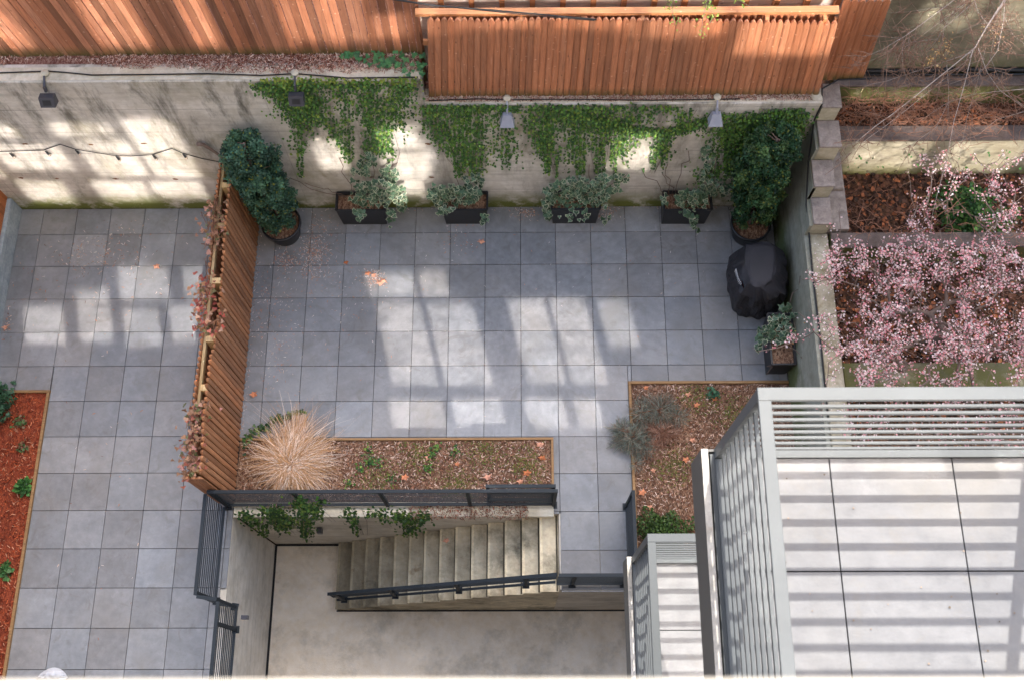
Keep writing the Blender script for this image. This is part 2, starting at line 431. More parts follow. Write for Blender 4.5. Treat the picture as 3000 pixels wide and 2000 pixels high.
o = pavers('paving', xs, rows, [(-4.75, .5, -7, -2.42), (.5, .59, -7, -3.64), (1.74, 4.4, -7, -1.49), (.4, 4.4, -7, -4.83)], TILE); struct(o)
lx = [-8.66] + [-4.745 - .587 * i for i in range(6, -1, -1)] + [-4.6]
lx = sorted(set([-8.66] + [round(-4.745 - .587 * i, 3) for i in range(7)] + [-4.6]))
o = pavers('paving', lx, [r * .99 if r < 0 else r for r in rows[:-1]] + [1.69], [(-8.7, -7.67, -7, -1.6)], TILE); struct(o)
o = pavers('paving', [-4.6, -4.51], [-4.76, -4.16, -3.56, -3.44], [], TILE); struct(o)
# upper terraces
g = MB(); g.box(-9.6, -1.39, 2.0, 14, 0, 3.80); g.box(-1.38, 4.4, 1.98, 14, 0, 3.17); struct(g.build('upper_ground', LITTER))
g = MB(); g.box(4.42, 14, 1.95, 14, -3.1, 2.1); g.box(4.72, 14, -6.7, 1.7, -3.1, 1.1); struct(g.build('garden_ground', SOIL))
# pit floor
g = MB(); g.box(-4.5, 3.4, -6.75, -4.79, -3.18, -3.0); g.box(-4.5, -3.33, -4.79, -3.64, -3.18, -3.0); struct(g.build('basement_floor', CONCF))
# ------------------------------------------------------------------ pit walls
t = thing('basement_wall', 'pale concrete wall dropping beside the foot of the stairs, on the left of the sunken yard', 'wall', (-4.5, -5.2, -3))
g = MB(); g.box(-4.74, -4.51, -6.75, -3.64, -3.15, -.035); g.build('wall_face', CONC2, t)
t = thing('basement_wall', 'concrete wall between the straw grass bed and the stairs, with a tan coping', 'wall', (-2, -3.6, -3))
g = MB(); g.box(-4.5, .59, -3.62, -3.3, -3.15, -.06); g.build('wall_face', CONC2, t)
g = MB(); g.box(-4.5, .5, -3.68, -3.44, -.06, .015, b=.008); g.build('coping', LEDGE, t)
t = thing('staircase', 'mossy concrete steps descending from the path to the sunken yard', 'stairs', (-1.2, -4.2, -3))
g = MB(); gd = MB()
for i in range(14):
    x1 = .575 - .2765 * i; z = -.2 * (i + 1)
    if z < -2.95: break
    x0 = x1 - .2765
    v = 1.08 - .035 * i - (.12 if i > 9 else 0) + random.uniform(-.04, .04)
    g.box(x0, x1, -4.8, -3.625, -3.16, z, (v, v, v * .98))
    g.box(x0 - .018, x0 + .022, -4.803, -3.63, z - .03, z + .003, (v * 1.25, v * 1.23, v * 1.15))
    gd.box(x1 - .045, x1 - .019, -4.79, -3.63, z - .01, z + .0035)  # narrow dark strip along the inner corner of each tread
g.build('steps', STAIRM, t); gd.build('tread_strip', mat_plain('dark_strip', (.1, .085, .055), .9, 0, .5, 14), t)
g = MB(); g.box(.58, 1.6, -4.79, -3.62, -3.16, -.035); g.box(1.6, 3.4, -4.79, -4.6, -3.16, -.035); g.build('landing_block', CONC2, t)
# drain gap lines
g = MB(); g.box(-4.508, -4.47, -6.7, -3.65, -3.0, -2.992); g.box(-4.5, -3.35, -3.66, -3.625, -3.0, -2.991); g.box(-3.32, 3.3, -4.83, -4.803, -3.0, -2.992)
g.build('drain_channel', JOINT, None, label='thin dark drain gap along the foot of the sunken yard walls', cat='drain')

# ------------------------------------------------------------------ back retaining walls
t = thing('retaining_wall', 'tall stained concrete wall behind the left patio, up to the drop in height', 'wall', (-5, 1.8, 0))
g = MB(); g.box(-9.6, -1.39, 1.70, 2.0, -.05, 3.82, b=.02); g.build('wall_face', CONC, t)
g = MB()
for px, py in ((-7.63, 2.17), (-6.63, 2.14), (-5.8, 2.16), (-8.18, 1.1), (-7.6, 1.07), (-6.64, 1.06), (-5.67, 1.04), (-2.45, 1.07), (-1.42, 2.11), (-1.45, 1.05)):
    n = 9
    for q in range(3):
        pts = [(px + random.uniform(-.02, .02) + math.cos(a) * random.uniform(.02, .05), 1.693 - q * .001, py + random.uniform(-.01, .01) + math.sin(a) * random.uniform(.012, .028)) for a in [2 * math.pi * i / n for i in range(n)]]
        g.face(pts)
g.build('rust_spot', RUST, t)
t2 = thing('retaining_wall', 'lower concrete wall behind the planters, half covered by ivy', 'wall', (1.5, 1.8, 0))
g = MB(); g.box(-1.388, 4.36, 1.695, 1.98, -.05, 3.20, b=.02); g.build('wall_face', CONC, t2)
g = MB()
for px, py in ((-.33, 2.25), (.92, 2.24), (1.77, 1.02), (1.98, 2.29)):
    n = 9
    pts = [(px + math.cos(a) * random.uniform(.03, .055), 1.69, py + math.sin(a) * random.uniform(.015, .03)) for a in [2 * math.pi * i / n for i in range(n)]]
    g.face(pts)
g.build('rust_spot', RUST, t2)
# ledge tops
g = MB(); g.box(-9.6, -1.39, 1.722, 1.93, 3.80, 3.826); g.build('ledge_cap', LEDGE, t)
g = MB(); g.box(-1.388, 4.36, 1.715, 1.86, 3.18, 3.206); g.build('ledge_cap', LEDGE, t2)

# right boundary wall, stepped
t = thing('boundary_wall', 'mossy grey concrete wall with stepped brown capstones at the right of the patio', 'wall', (4.5, -1, 0))
g = MB(); g.box(4.35, 4.415, -6.7, 1.695, -.05, 1.66)
for y0, y1, z in ((.33, .78, 1.98), (.78, 1.23, 2.32), (1.23, 1.69, 2.68)):
    g.box(4.352, 4.40, y0, y1, 1.55, z)
g.build('inner_face', SIDEW, t)
g = MB(); g.box(4.42, 4.71, -6.7, .33, 0, 1.60, b=.01); g.build('wall_core', YELST, t)
g = MB(); g.box(4.425, 4.70, -6.7, .33, 1.60, 1.70, b=.012); g.build('coping', COPE, t)
for y0, y1, z, x0, x1, cm in ((.33, .78, 2.06, 4.40, 4.68, BROWNST), (.78, 1.23, 2.40, 4.36, 4.67, BROWNST), (1.23, 1.68, 2.77, 4.39, 4.71, BROWNST), (1.68, 2.08, 3.12, 4.38, 4.66, BROWNST)):
    g = MB(); g.box(x0, x1 - .01, y0, y1, 1.5, z - .035); g.build('block', YELST, t)
    g = MB(); g.box(x0 - .005, x1, y0 - .012, y1 - .014, z - .034, z, b=.008); g.build('capstone', cm, t)
# cable on that wall
g = MB(); pts = [(4.41, -2.6, 1.69), (4.415, -1.5, 1.70), (4.412, -.3, 1.685), (4.41, .3, 1.72), (4.345, .7, 1.95), (4.34, 1.25, 2.3), (4.34, 1.66, 2.8), (4.36, 1.7, 3.15), (4.36, 1.9, 3.24), (4.6, 2.04, 3.25), (5.1, 2.08, 3.22)]
g.tube(pts, .013, 6); g.build('cable', RUBBER, None, label='black cable running along the top of the right boundary wall', cat='cable')
# garden cross walls
def cross(x0, x1, y0, y1, z0, z1, label, fm=YELST, cm=DARKCAP):
    t = thing('garden_wall', label, 'wall', ((x0 + x1) / 2, y0, z0))
    g = MB(); g.box(x0, x1, y0, y1, z0, z1 - .04); g.build('wall_face', fm, t)
    g = MB(); g.box(x0, x1, y0 - .01, y1 - .005, z1 - .039, z1, b=.008); g.build('coping', cm, t)
cross(4.73, 12, 1.68, 1.93, .9, 2.19, 'ochre garden wall with brown cap, dappled by branch shadows')
cross(4.75, 12, 2.34, 2.52, 1.9, 2.66, 'low mossy green wall with a dark cap, behind the upper shelf of litter', MOSSW)
cross(4.95, 12, 2.60, 2.9, 1.9, 4.9, 'large mossy concrete wall at the top right behind bare branches', MOSSW, DARKCAP)
cross(4.73, 12, .08, .32, .9, 1.77, 'brown garden wall crossing behind the pink blossom', MOSSW)
cross(4.73, 12, -2.12, -1.72, .9, 1.62, 'low greenish garden wall just above the balcony rail', MOSSW, MOSSW)
g = MB(); g.box(4.72, 4.93, 1.72, 1.74, 1.2, 2.0); 
t = thing('stone_pier', 'dark brown stone pier against the stepped wall', 'pier', (4.85, 1.1, 1.1))
g = MB(); g.box(4.69, 5.0, .35, 1.675, 1.0, 1.82); g.box(4.69, 4.97, 1.0, 1.676, 1.8, 1.9, b=.02); g.build('pier_block', BROWNST, t)
g = MB(); g.tube([(4.7, 2.55, 2.72), (5.5, 2.56, 2.70), (6.5, 2.56, 2.73), (8, 2.55, 2.72), (10, 2.56, 2.7)], .035, 7); g.tube([(4.7, 2.5, 2.70), (6.5, 2.49, 2.70), (10, 2.5, 2.69)], .02, 6)
g.build('pipe', RUBBER, None, label='black pipes lying along the foot of the large mossy wall', cat='pipe')

# left curb + fence
t = thing('boundary_fence', 'orange timber fence on a blue grey curb at the far left edge', 'fence', (-8.7, 0, 0))
g = MB(); g.box(-8.9, -8.66, -6.7, 1.69, -.05, .42, b=.02); g.build('curb', BLUEC, t)
g = MB()
y = -6.6
while y < 1.66:
    v = random.uniform(.75, 1.15); g.box(-8.74, -8.72, y, y + .135, .42, 2.3, (v, v * .98, v * .95)); y += .142
g.build('boards', mat_wood('left_fence_boards', (.4, .13, .035), 'Z'), t)

# ------------------------------------------------------------------ fences
def lean(x): return -.034 * (x - .8) if x > -1.4 else -.16 * (-(x + 2.3)) / 3.6
def picket(mb, x, w, y, th, z0, z1, ln, tip=.075, col=(1, 1, 1), ax='x', crown=.009):
    h = z1 - z0; xs4 = [-w / 2, -w * .27, w * .27, w / 2]; tops = [h - tip, h - tip * .38, h - tip * .38, h - tip]; dp = [0, crown, crown, 0]
    vs = []
    for side in (0, 1):            # 0 = y side, 1 = y + th side ; both crowned outward
        for a, tz, c_ in zip(xs4, tops, dp):
            for b in (0, tz):
                off = a + ln * b; yy = (y - c_) if side == 0 else (y + th + c_)
                vs.append((x + off, yy, z0 + b) if ax == 'x' else (yy, x + off, z0 + b))
        off = ln * h; yy = (y - crown) if side == 0 else (y + th + crown)
        vs.append((x + off, yy, z0 + h) if ax == 'x' else (yy, x + off, z0 + h))
    f = []
    for k_ in range(3): f.append((2 * k_, 2 * k_ + 2, 2 * k_ + 3, 2 * k_ + 1))
    f.append((3, 5, 8)); f.append((1, 3, 3 + 0)) if False else None
    f2 = [tuple(9 + i for i in q)[::-1] for q in f if q]
    f = [q for q in f if q]
    outline = [0, 1, 3, 8, 5, 7, 6]
    f3 = [(outline[i], 9 + outline[i], 9 + outline[(i + 1) % 7], outline[(i + 1) % 7]) for i in range(7)]
    fs = f + f2 + f3
    if ax != 'x': fs = [q[::-1] for q in fs]
    mb.mesh(vs, fs, col)
t = thing('plank_fence', 'tall reddish cedar plank fence above the stained wall, top left', 'fence', (-5, 2.13, 3.82))
g = MB(); x = -9.6
while x < -1.40:
    w = random.uniform(.088, .104); v = random.choice([.5, .62, .75, .85, .95, 1.05, 1.2]); hu = random.uniform(-.06, .06)
    ln = -.07 * max(0, (-x - 2.2)) / 3.8
    z1 = 5.75; y0 = 2.13 + random.uniform(-.006, .01)
    vs = [(x, y0, 3.8), (x + w, y0, 3.8), (x + w + ln * 1.9, y0, z1), (x + ln * 1.9, y0, z1)]
    vs += [(a, b + .018, c) for a, b, c in vs]
    g.mesh(vs, [(0, 1, 2, 3), (7, 6, 5, 4), (1, 5, 6, 2), (4, 0, 3, 7), (3, 2, 6, 7)], (v * (1 + hu), v, v * (1 - hu)))
    x += w + .009
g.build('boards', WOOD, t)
for zz in (4.1, 5.0): g = MB(); g.bar((-9.6, 2.2, zz), (-1.5, 2.2, zz), .04, .09); g.build('rail', RAILW, t)
g = MB(); g.box(-1.40, -1.36, 2.09, 2.18, 3.2, 5.2, (.6, .6, .6)); g.build('end_post', WOOD, t)

t = thing('picket_fence', 'long cedar picket fence with pointed tops standing on the ivy wall', 'fence', (1.5, 1.83, 3.2))
g = MB(); x = -1.28; i = 0
while x < 4.32:
    v = random.uniform(.72, 1.2); hu = random.uniform(-.06, .06)
    zt = 4.98 - max(0, x - 1.0) * .03 + random.uniform(-.012, .012)
    picket(g, x, random.uniform(.083, .088), 1.83 + random.uniform(-.003, .003), .018, 3.19, zt, -.034 * (x - .8) / 1.0 + random.uniform(-.002, .002), col=(v * (1 + hu), v, v * (1 - hu)))
    x += .0925
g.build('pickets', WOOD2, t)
g = MB(); x = -1.24
while x < 4.2:
    v = random.uniform(.7, 1.0)
    picket(g, x, .085, 2.06, .018, 3.2, 4.86, -.034 * (x - .8), col=(v, v, v)); x += .0925
g.build('rear_pickets', WOOD2, t)
for zz in (3.6, 4.4): g = MB(); g.bar((-1.3, 1.90, zz), (4.2, 1.90, zz), .04, .09); g.build('rail', RAILW, t)
g = MB(); g.bar((-1.36, 1.97, 4.93), (4.12, 1.97, 4.93), .095, .05); g.build('top_rail', RAILW, t)
for xx in (-.78, .02, .82, 1.59, 2.39, 3.2, 3.95): g = MB(); g.box(xx - .025, xx + .025, 1.85, 1.93, 3.3, 4.9); g.build('post', RAILW, t)
t = thing('picket_fence', 'short return of cedar pickets just right of the long picket fence', 'fence', (4.7, 2.1, 3.2))
g = MB(); x = 4.42
while x < 4.96:
    v = random.uniform(.85, 1.2)
    picket(g, x, .1, 2.1, .018, 3.17, 4.97 + random.uniform(-.01, .02), -.1, col=(v, v * .98, v * .95)); x += .104
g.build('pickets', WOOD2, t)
g = MB(); g.bar((4.2, 2.14, 4.5), (4.85, 2.14, 4.5), .04, .09); g.build('rail', RAILW, t)
# pale boards fence behind
t = thing('board_fence', 'pale new board wall with orange studs behind the picket fence, top edge of the photo', 'fence', (1.5, 2.35, 3.2))
g = MB(); z = 3.2
while z < 5.2:
    v = random.uniform(.85, 1.1); xx = -1.4
    while xx < 4.9:
        w = random.uniform(1.2, 2.4); v = random.uniform(.82, 1.12); g.box(xx, min(4.95, xx + w) - .004, 2.35, 2.37, z, z + .088, (v, v, v)); xx += w
    z += .092
g.build('boards', PALE, t)
for i in range(14):
    xx = -1.05 + .405 * i; g = MB(); g.box(xx - .035, xx + .035, 2.27, 2.348, 3.2, 5.15); g.build('stud', mat_or, t) if False else g.build('stud', RAILW, t)

# separation fence
t = thing('picket_fence', 'double sided cedar fence dividing the two patios, seen from above', 'fence', (-4.6, -.9, 0))
g = MB(); y = -3.36
while y < 1.66:
    v = random.uniform(.7, 1.25); hu = random.uniform(-.06, .06)
    zt = 1.80 + .06 * math.sin(y * 2.1) + (.08 if y < -1.6 else 0) + random.uniform(-.015, .015)
    picket(g, y, random.uniform(.074, .082), -4.53 + random.uniform(-.006, .006), .02, .01, zt, random.uniform(-.004, .004), .05, (v * (1 + hu), v, v * (1 - hu)), 'y'); y += .0945
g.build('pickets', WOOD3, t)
g = MB(); y = -3.36
while y < 1.66:
    v = random.uniform(.75, 1.15)
    picket(g, y, .085, -4.735, .018, .01, 1.76 + .05 * math.sin(y * 2.1) + random.uniform(-.015, .015), 0, .05, (v, v, v), 'y'); y += .0945
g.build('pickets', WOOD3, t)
for zz in (.4, 1.66): g = MB(); g.bar((-4.685, -3.35, zz), (-4.685, 1.68, zz), .04, .085); g.build('rail', RAILY, t)
for yy in (-3.3, -2.1, -1.35, -.42, .5, 1.2):
    g = MB(); g.box(-4.665, -4.535, yy - .045, yy + .045, 0, 1.74, (1.5, 1.45, 1.35)); g.build('post', RAILY, t)
g = MB()
for i, xx in enumerate((-4.72, -4.63, -4.545)): v = random.uniform(.85, 1.1); picket(g, xx, .086, -3.45, .018, .01, 1.78, 0, .05, (v, v, v), 'x')
g.build('end_pickets', WOOD3, t)

# ------------------------------------------------------------------ building, reflections
t = thing('apartment_building', 'rendered apartment house with large windows that the photo is taken from', 'building', (0, -6.9, 0))
g = MB(); g.box(-16, 16, -12, -6.78, -3.2, 34); g.build('wall', BRICK, t)
WIN = [  # z0,z1, list of (x0,x1)
 (4.01, 4.48, [(-.93, -.06), (.1, .88), (1.25, 1.9), (2.07, 2.47)]),
 (4.66, 5.97, [(-.8, -.04), (.06, .84)]), (4.68, 6.03, [(1.42, 2.05), (2.14, 2.72)]), (5.24, 6.0, [(2.91, 3.43)]),
 (6.05, 6.48, [(-.86, -.06), (.05, .5)]),
 (5.33, 5.95, [(-6.71, -6.05), (-4.27, -3.68)]), (5.36, 6.2, [(-5.8, -5.25)]), (6.0, 6.6, [(-5.05, -4.2), (-3.95, -3.55)]), (5.3, 5.9, [(-5.05, -4.45)]),
 (8.92, 9.72, [(-6.12, -5.08)]), (9.93, 10.32, [(-4.95, -4.05)]), (8.68, 9.84, [(-4.78, -3.95), (-6.95, -6.3)]), (8.62, 10.42, [(-3.85, -3.1)]),
 (7.74, 8.56, [(-5.0, -4.15), (-6.25, -5.5)]), (7.9, 8.52, [(-4.06, -3.2)]), (9.9, 10.3, [(-6.0, -5.5)]),
 (8.88, 9.82, [(-1.12, -.65), (2.08, 2.55)]), (9.5, 10.2, [(-.12, .62)]), (7.96, 9.42, [(-.1, .75)]), (8.83, 10.02, [(3.5, 4.2)]),
 (12.0, 12.95, [(7.9, 8.7), (9.0, 10.2)]), (10.35, 10.68, [(7.3, 8.5), (8.8, 9.4)]), (8.6, 9.75, [(1.12, 1.55)]), (8.72, 9.68, [(7.3, 8.45), (8.78, 9.95)]), (9.8, 10.15, [(7.9, 9.6)]),
 (12.02, 13.9, [(-.94, .12)]), (11.95, 13.7, [(-3.6, -2.85), (-2.3, -1.95), (-5.75, -4.5), (-7.3, -6.2)]), (12.1, 12.64, [(.24, .7)]), (12.27, 14.0, [(.85, 2.36), (2.6, 3.6), (3.8, 4.8)]), (11.85, 14.0, [(5.0, 6.4)]), (13.1, 14.0, [(6.7, 7.6)]),
]
for z0, z1, xs_ in WIN:
    for x0, x1 in xs_:
        g = MB(); f_ = .05; yb = -6.78
        for a in ((x0 - f_, x1 + f_, z0 - f_, z0), (x0 - f_, x1 + f_, z1, z1 + f_), (x0 - f_, x0, z0, z1), (x1, x1 + f_, z0, z1)): g.box(a[0], a[1], yb, -6.755, a[2], a[3])
        w = g.build('window', DMETAL, t)
        g = MB(); g.face([(x0, -6.77, z0), (x1, -6.77, z0), (x1, -6.77, z1), (x0, -6.77, z1)]); g.build('pane', PANE, w)
g = MB(); g.box(-1.6, 1.6, -6.779, -6.6168, 15.6, 15.69, b=.004); g.build('window_sill', SILLM, t)
t = thing('apartment_building', 'tall building across the yards that keeps the patio in shade, outside the photo', 'building', (3, 26, 0))
g = MB(); g.box(-22, 30, 24, 36, -3.2, 31.2); g.build('wall', BRICK, t)
for zz in range(0, 9):
    for xx in range(-18, 28, 5):
        g = MB(); g.box(xx, xx + 1.6, 23.97, 23.995, 3 + zz * 3.1, 4.6 + zz * 3.1); g.build('window', DMETAL, t)

# ------------------------------------------------------------------ railings
def railing(label, a, b, H=1.1, z0=0.0, mat=METAL, posts=None, nb=9, slope=None, cat='railing', topw=.05, brk=None, grp=None, end=None, zb=.13):
    """a,b = (x,y) ends; slope=(za,zb) heights of base at the ends"""
    za, zb_ = slope if slope else (z0, z0)
    A = np.array([a[0], a[1], za]); B = np.array([b[0], b[1], zb_])
    t = thing('railing', label, cat, A, grp)
    up = np.array([0, 0, 1.0])
    g = MB(); g.bar(A + up * (H - .012), B + up * (H - .012), topw, .024); g.build('top_rail', mat, t)
    g = MB(); g.bar(A + up * .07, B + up * .07, topw * .8, .02); g.build('bottom_rail', mat, t)
    for i in range(nb):
        z = zb + .02 + (H - .12 - zb) * (i + .5) / nb
        g = MB(); g.bar(A + up * z, B + up * z, .012, .018); g.build('bar', mat, t)
    L = np.linalg.norm(B - A); d = (B - A) / L; dh = np.array([d[0], d[1], 0]); dh /= np.linalg.norm(dh)
    for s in (posts if posts is not None else (0.02, L - .02)):
        p = A + d * s
        g = MB(); g.bar(p - up * .005, p + up * (H - .026), .05, .05, up=tuple(dh)); g.build('post', mat, t)
        g = MB(); g.bar(p, p + up * .012, .11, .11, up=tuple(dh)); g.build('base_plate', mat, t)
    return t
railing('long charcoal railing between the planting bed and the stairwell', (-4.62, -3.5), (.53, -3.5), posts=(.03, 1.25, 2.53, 3.82, 5.12))
t = railing('short charcoal railing panel doubled against the right end of the long railing', (-.53, -3.425), (.5, -3.425), H=1.09, posts=(.03, 1.0))
railing('charcoal railing along the left side of the sunken yard, behind which the left patio ends', (-4.64, -3.53), (-4.64, -4.98), posts=(1.42,))
railing('very short charcoal railing section joining the two left railings', (-4.62, -5.0), (-4.33, -5.04), posts=(.27,))
railing('charcoal railing nearest the bottom left of the photo, beside the sunken yard', (-4.31, -5.07), (-4.31, -6.74), posts=(.3, 1.3))
railing('sloping charcoal handrail down the open side of the steps', (-3.2, -4.7), (.5, -4.7), H=.98, slope=(-2.33, .1), posts=(.16, 1.3, 2.62, 3.9), nb=5, zb=.4)
railing('charcoal railing across the end of the tiled landing', (.52, -4.715), (1.60, -4.715), posts=(.24, 1.02), nb=14)
railing('charcoal railing beside the shrub bed at the right of the tiled path', (1.63, -3.50), (1.63, -4.7), H=1.12, posts=(.03, 1.1), nb=16)
# little bracket on the left pit wall
g = MB(); g.box(-4.30, -4.2, -5.2, -5.14, -.3, -.2); g.build('wall_light', FLOODD, None, label='small black wall light under the corner of the lower left railing', cat='light')
g = MB(); g.box(-3.42, -3.34, -3.72, -3.63, -1.35, -1.2); g.build('wall_light', FLOODD, None, label='small dark wall light among hanging ivy above the stairs', cat='light')

# ------------------------------------------------------------------ balconies
def balcony(label, x0, yf, zd, x1, jx, jy, off):
    t = thing('balcony', label, 'balcony', (x0, yf, zd))
    g = MB(); g.box(x0 + .03, x1, -6.77, yf - .02, zd - .3, zd - .04); g.build('slab', DMETAL, t)
    g = MB(); g.box(x0, x0 + .028, -6.77, yf, zd - .32, zd - .004); g.box(x0, x1, yf, yf + .012, zd - .32, zd - .004); g.build('fascia', DMETAL, t)
    g = MB(); g.box(x0, x0 + .032, -6.77, yf + .012, zd - .003, zd + .004); g.build('flashing', WHITEC, t)
    g = MB(); g.box(x0 + .044, x0 + .10, -6.77, yf - .01, zd - .05, zd - .012); g.build('gutter', LMETAL, t)
    g = MB(); X_ = [x0 + .10] + jx + [x1]; Y_ = [-6.77] + jy + [yf - .035]
    for i in range(len(X_) - 1):
        for j in range(len(Y_) - 1):
            v = random.uniform(.96, 1.04); g.box(X_[i] + .003, X_[i + 1] - .003, Y_[j] + .003, Y_[j + 1] - .003, zd - .03, zd, (v, v, v), .001)
    g.build('deck_tiles', DECK, t)
    g = MB(); g.box(x0 + .1, x1, -6.77, yf - .035, zd - .039, zd - .031); g.build('joint_bed', JOINT, t)
    rt = 1.0; xr = x0 + off; yr = yf - .012
    r = bpy.data.objects.new('railing', None); COL.objects.link(r); r.parent = t; r.location = (0, 0, 0)
    zt = zd + rt
    g = MB(); g.box(xr - .026, x1, yr - .027, yr + .027, zt - .012, zt, b=.002); g.box(xr - .026, xr + .026, -6.77, yr - .0275, zt - .012, zt, b=.002); g.build('top_rail', LMETAL, r)
    g = MB(); g.box(xr + .02, x1, yr - .025, yr + .025, zd + .012, zd + .022); g.box(xr - .025, xr + .0195, -6.77, yr - .03, zd + .012, zd + .022); g.build('bottom_rail', LMETAL, r)
    for i in range(9):
        z = zd + .098 + .1025 * i
        g = MB(); g.box(xr - .0075, x1, yr - .0055, yr + .0055, z - .012, z + .012); g.box(xr - .0075, xr + .0075, -6.77, yr - .006, z - .0119, z + .0119); g.build('bar', LMETAL, r)
    for px, py in ((xr, yr), (2.46, yr), (xr, -6.7), (x1 - .03, yr)):
        g = MB(); g.box(px - .024, px + .024, py - .024, py + .024, zd - .05, zt - .013); g.build('post', LMETAL, r)
balcony('large sunlit balcony with grey bar railing, nearest the camera at bottom right', .86, -5.405, 11.2, 3.2, [1.48, 2.077, 2.674], [-6.58, -5.985], .088)
balcony('lower sunlit balcony one storey down, left of and below the big one', .755, -5.53, 8.45, 3.1, [1.35, 1.95, 2.55], [-6.64, -6.04], .062)

# ------------------------------------------------------------------ planting beds
def bed(label, boxes, soil, soilbox, grp=None):
    t = thing('planting_bed', label, 'planting bed', (soilbox[0], soilbox[2], 0), grp)
    for bx in boxes:
        g = MB(); g.box(*bx, -.06, .045, b=.004); g.build('edging', EDGE, t)
    g = MB(); nx = max(2, int((soilbox[1] - soilbox[0]) / .07)); ny = max(2, int((soilbox[3] - soilbox[2]) / .07))
    X_ = np.linspace(soilbox[0], soilbox[1], nx); Y_ = np.linspace(soilbox[2], soilbox[3], ny)
    vs = [(x, y, -.005 + random.uniform(-.014, .018)) for y in Y_ for x in X_]
    g.mesh(vs, [(j * nx + i, j * nx + i + 1, (j + 1) * nx + i + 1, (j + 1) * nx + i) for j in range(ny - 1) for i in range(nx - 1)], sm=True)
    g.build('soil', soil, t)
bed('long bark bed with timber edging between the patio and the stairwell railing', [(-3.9, .51, -2.46, -2.42), (-4.5, -3.9, -2.455, -2.42), (.47, .51, -3.42, -2.461)], MULCH, (-4.5, .47, -3.46, -2.46))
bed('right hand bark bed with timber edging beside the path', [(1.74, 4.34, -1.53, -1.485), (1.74, 1.785, -4.62, -1.531)], MULCH, (1.785, 4.35, -4.62, -1.53))
bed('bed of bright red mulch at the left edge of the photo', [(-8.66, -7.66, -1.645, -1.6), (-7.71, -7.665, -6.7, -1.646)], REDM, (-8.66, -7.71, -6.7, -1.645))
def scatter(name, label, cat, n, fn, size, cols, z=.0, shape=CHIPS, mat=CHIP, tilt=.45, lift=.02):
    P = fn(n); n = len(P)
    Nn = np.stack([rng.normal(0, tilt, n), rng.normal(0, tilt, n), np.ones(n)], 1)
    sz = rng.uniform(size[0], size[1], n)
    P = P.copy(); P[:, 2] += rng.uniform(0, lift, n)
    return npmesh(name, leaves(P, Nn, sz, shape), len(shape), pickcol(cols, n, .25), mat, None, label=label, cat=cat, kind='stuff')
def rect(x0, x1, y0, y1, z=0.0):
    return lambda n: np.stack([rng.uniform(x0, x1, n), rng.uniform(y0, y1, n), np.full(n, z)], 1)
BC = [(.72, .55, .44), (.5, .3, .2), (.26, .12, .07), (.17, .075, .045), (.13, .06, .035), (.36, .17, .1), (.22, .1, .06), (.1, .05, .03), (.6, .42, .32)]
scatter('bark_mulch', 'shredded bark covering the long bed', 'mulch', 9000, rect(-4.45, .46, -3.42, -2.47, .012), (.02, .05), BC)
scatter('bark_mulch', 'shredded bark covering the right hand bed', 'mulch', 9500, rect(1.8, 4.33, -4.6, -1.54, .012), (.02, .05), BC)
RC = [(.42, .09, .03), (.28, .045, .015), (.14, .02, .008), (.5, .17, .08), (.5, .25, .15), (.09, .02, .01)]
scatter('red_mulch', 'red chips covering the left bed', 'mulch', 2500, rect(-8.64, -7.72, -6.2, -1.66, .01), (.02, .06), RC)
LC = [(.5, .3, .22), (.6, .42, .34), (.22, .08, .055), (.3, .12, .08), (.7, .58, .5), (.14, .05, .03)]
def ledge_f(n):
    x = rng.uniform(-9, -1.42, n); f = np.clip((x + 6.2) / 2.2, 0, 1) + .3 * (np.sin(x * 3.1) > .2) * (x < -4.6); f = np.clip(f, .05, 1); depth = .08 + .25 * f * rng.uniform(.6, 1, n)
    y = 2.12 - rng.uniform(0, 1, n) * depth; keep = rng.uniform(0, 1, n) < f
    return np.stack([x, y, np.full(n, 3.83)], 1)[keep]
scatter('leaf_litter', 'brown leaf litter lying on the ledge below the plank fence', 'leaf litter', 11000, ledge_f, (.02, .045), LC)
scatter('leaf_litter', 'brown leaf litter lying below the long picket fence', 'leaf litter', 3800, lambda n: np.stack([rng.uniform(-1.36, 4.2, n) - rng.uniform(0, 1.1, n) * (rng.uniform(0, 1, n) < .2), rng.uniform(1.73, 1.84, n), np.full(n, 3.21)], 1), (.018, .04), LC)
GC = [(.13, .06, .035), (.18, .08, .045), (.08, .04, .025), (.4, .14, .06), (.11, .055, .035), (.05, .03, .02)]
scatter('leaf_litter', 'rusty leaves covering the soil of the garden under the blossom', 'leaf litter', 8000, rect(4.75, 8.2, -2.6, 1.66, 1.11), (.03, .09), GC, shape=HEX, tilt=.5, lift=.04)
scatter('leaf_litter', 'rusty leaves and dead stems on the upper shelf of the garden', 'leaf litter', 3200, rect(4.75, 8.2, 1.95, 2.33, 2.11), (.03, .08), GC, shape=HEX, tilt=.6, lift=.05)
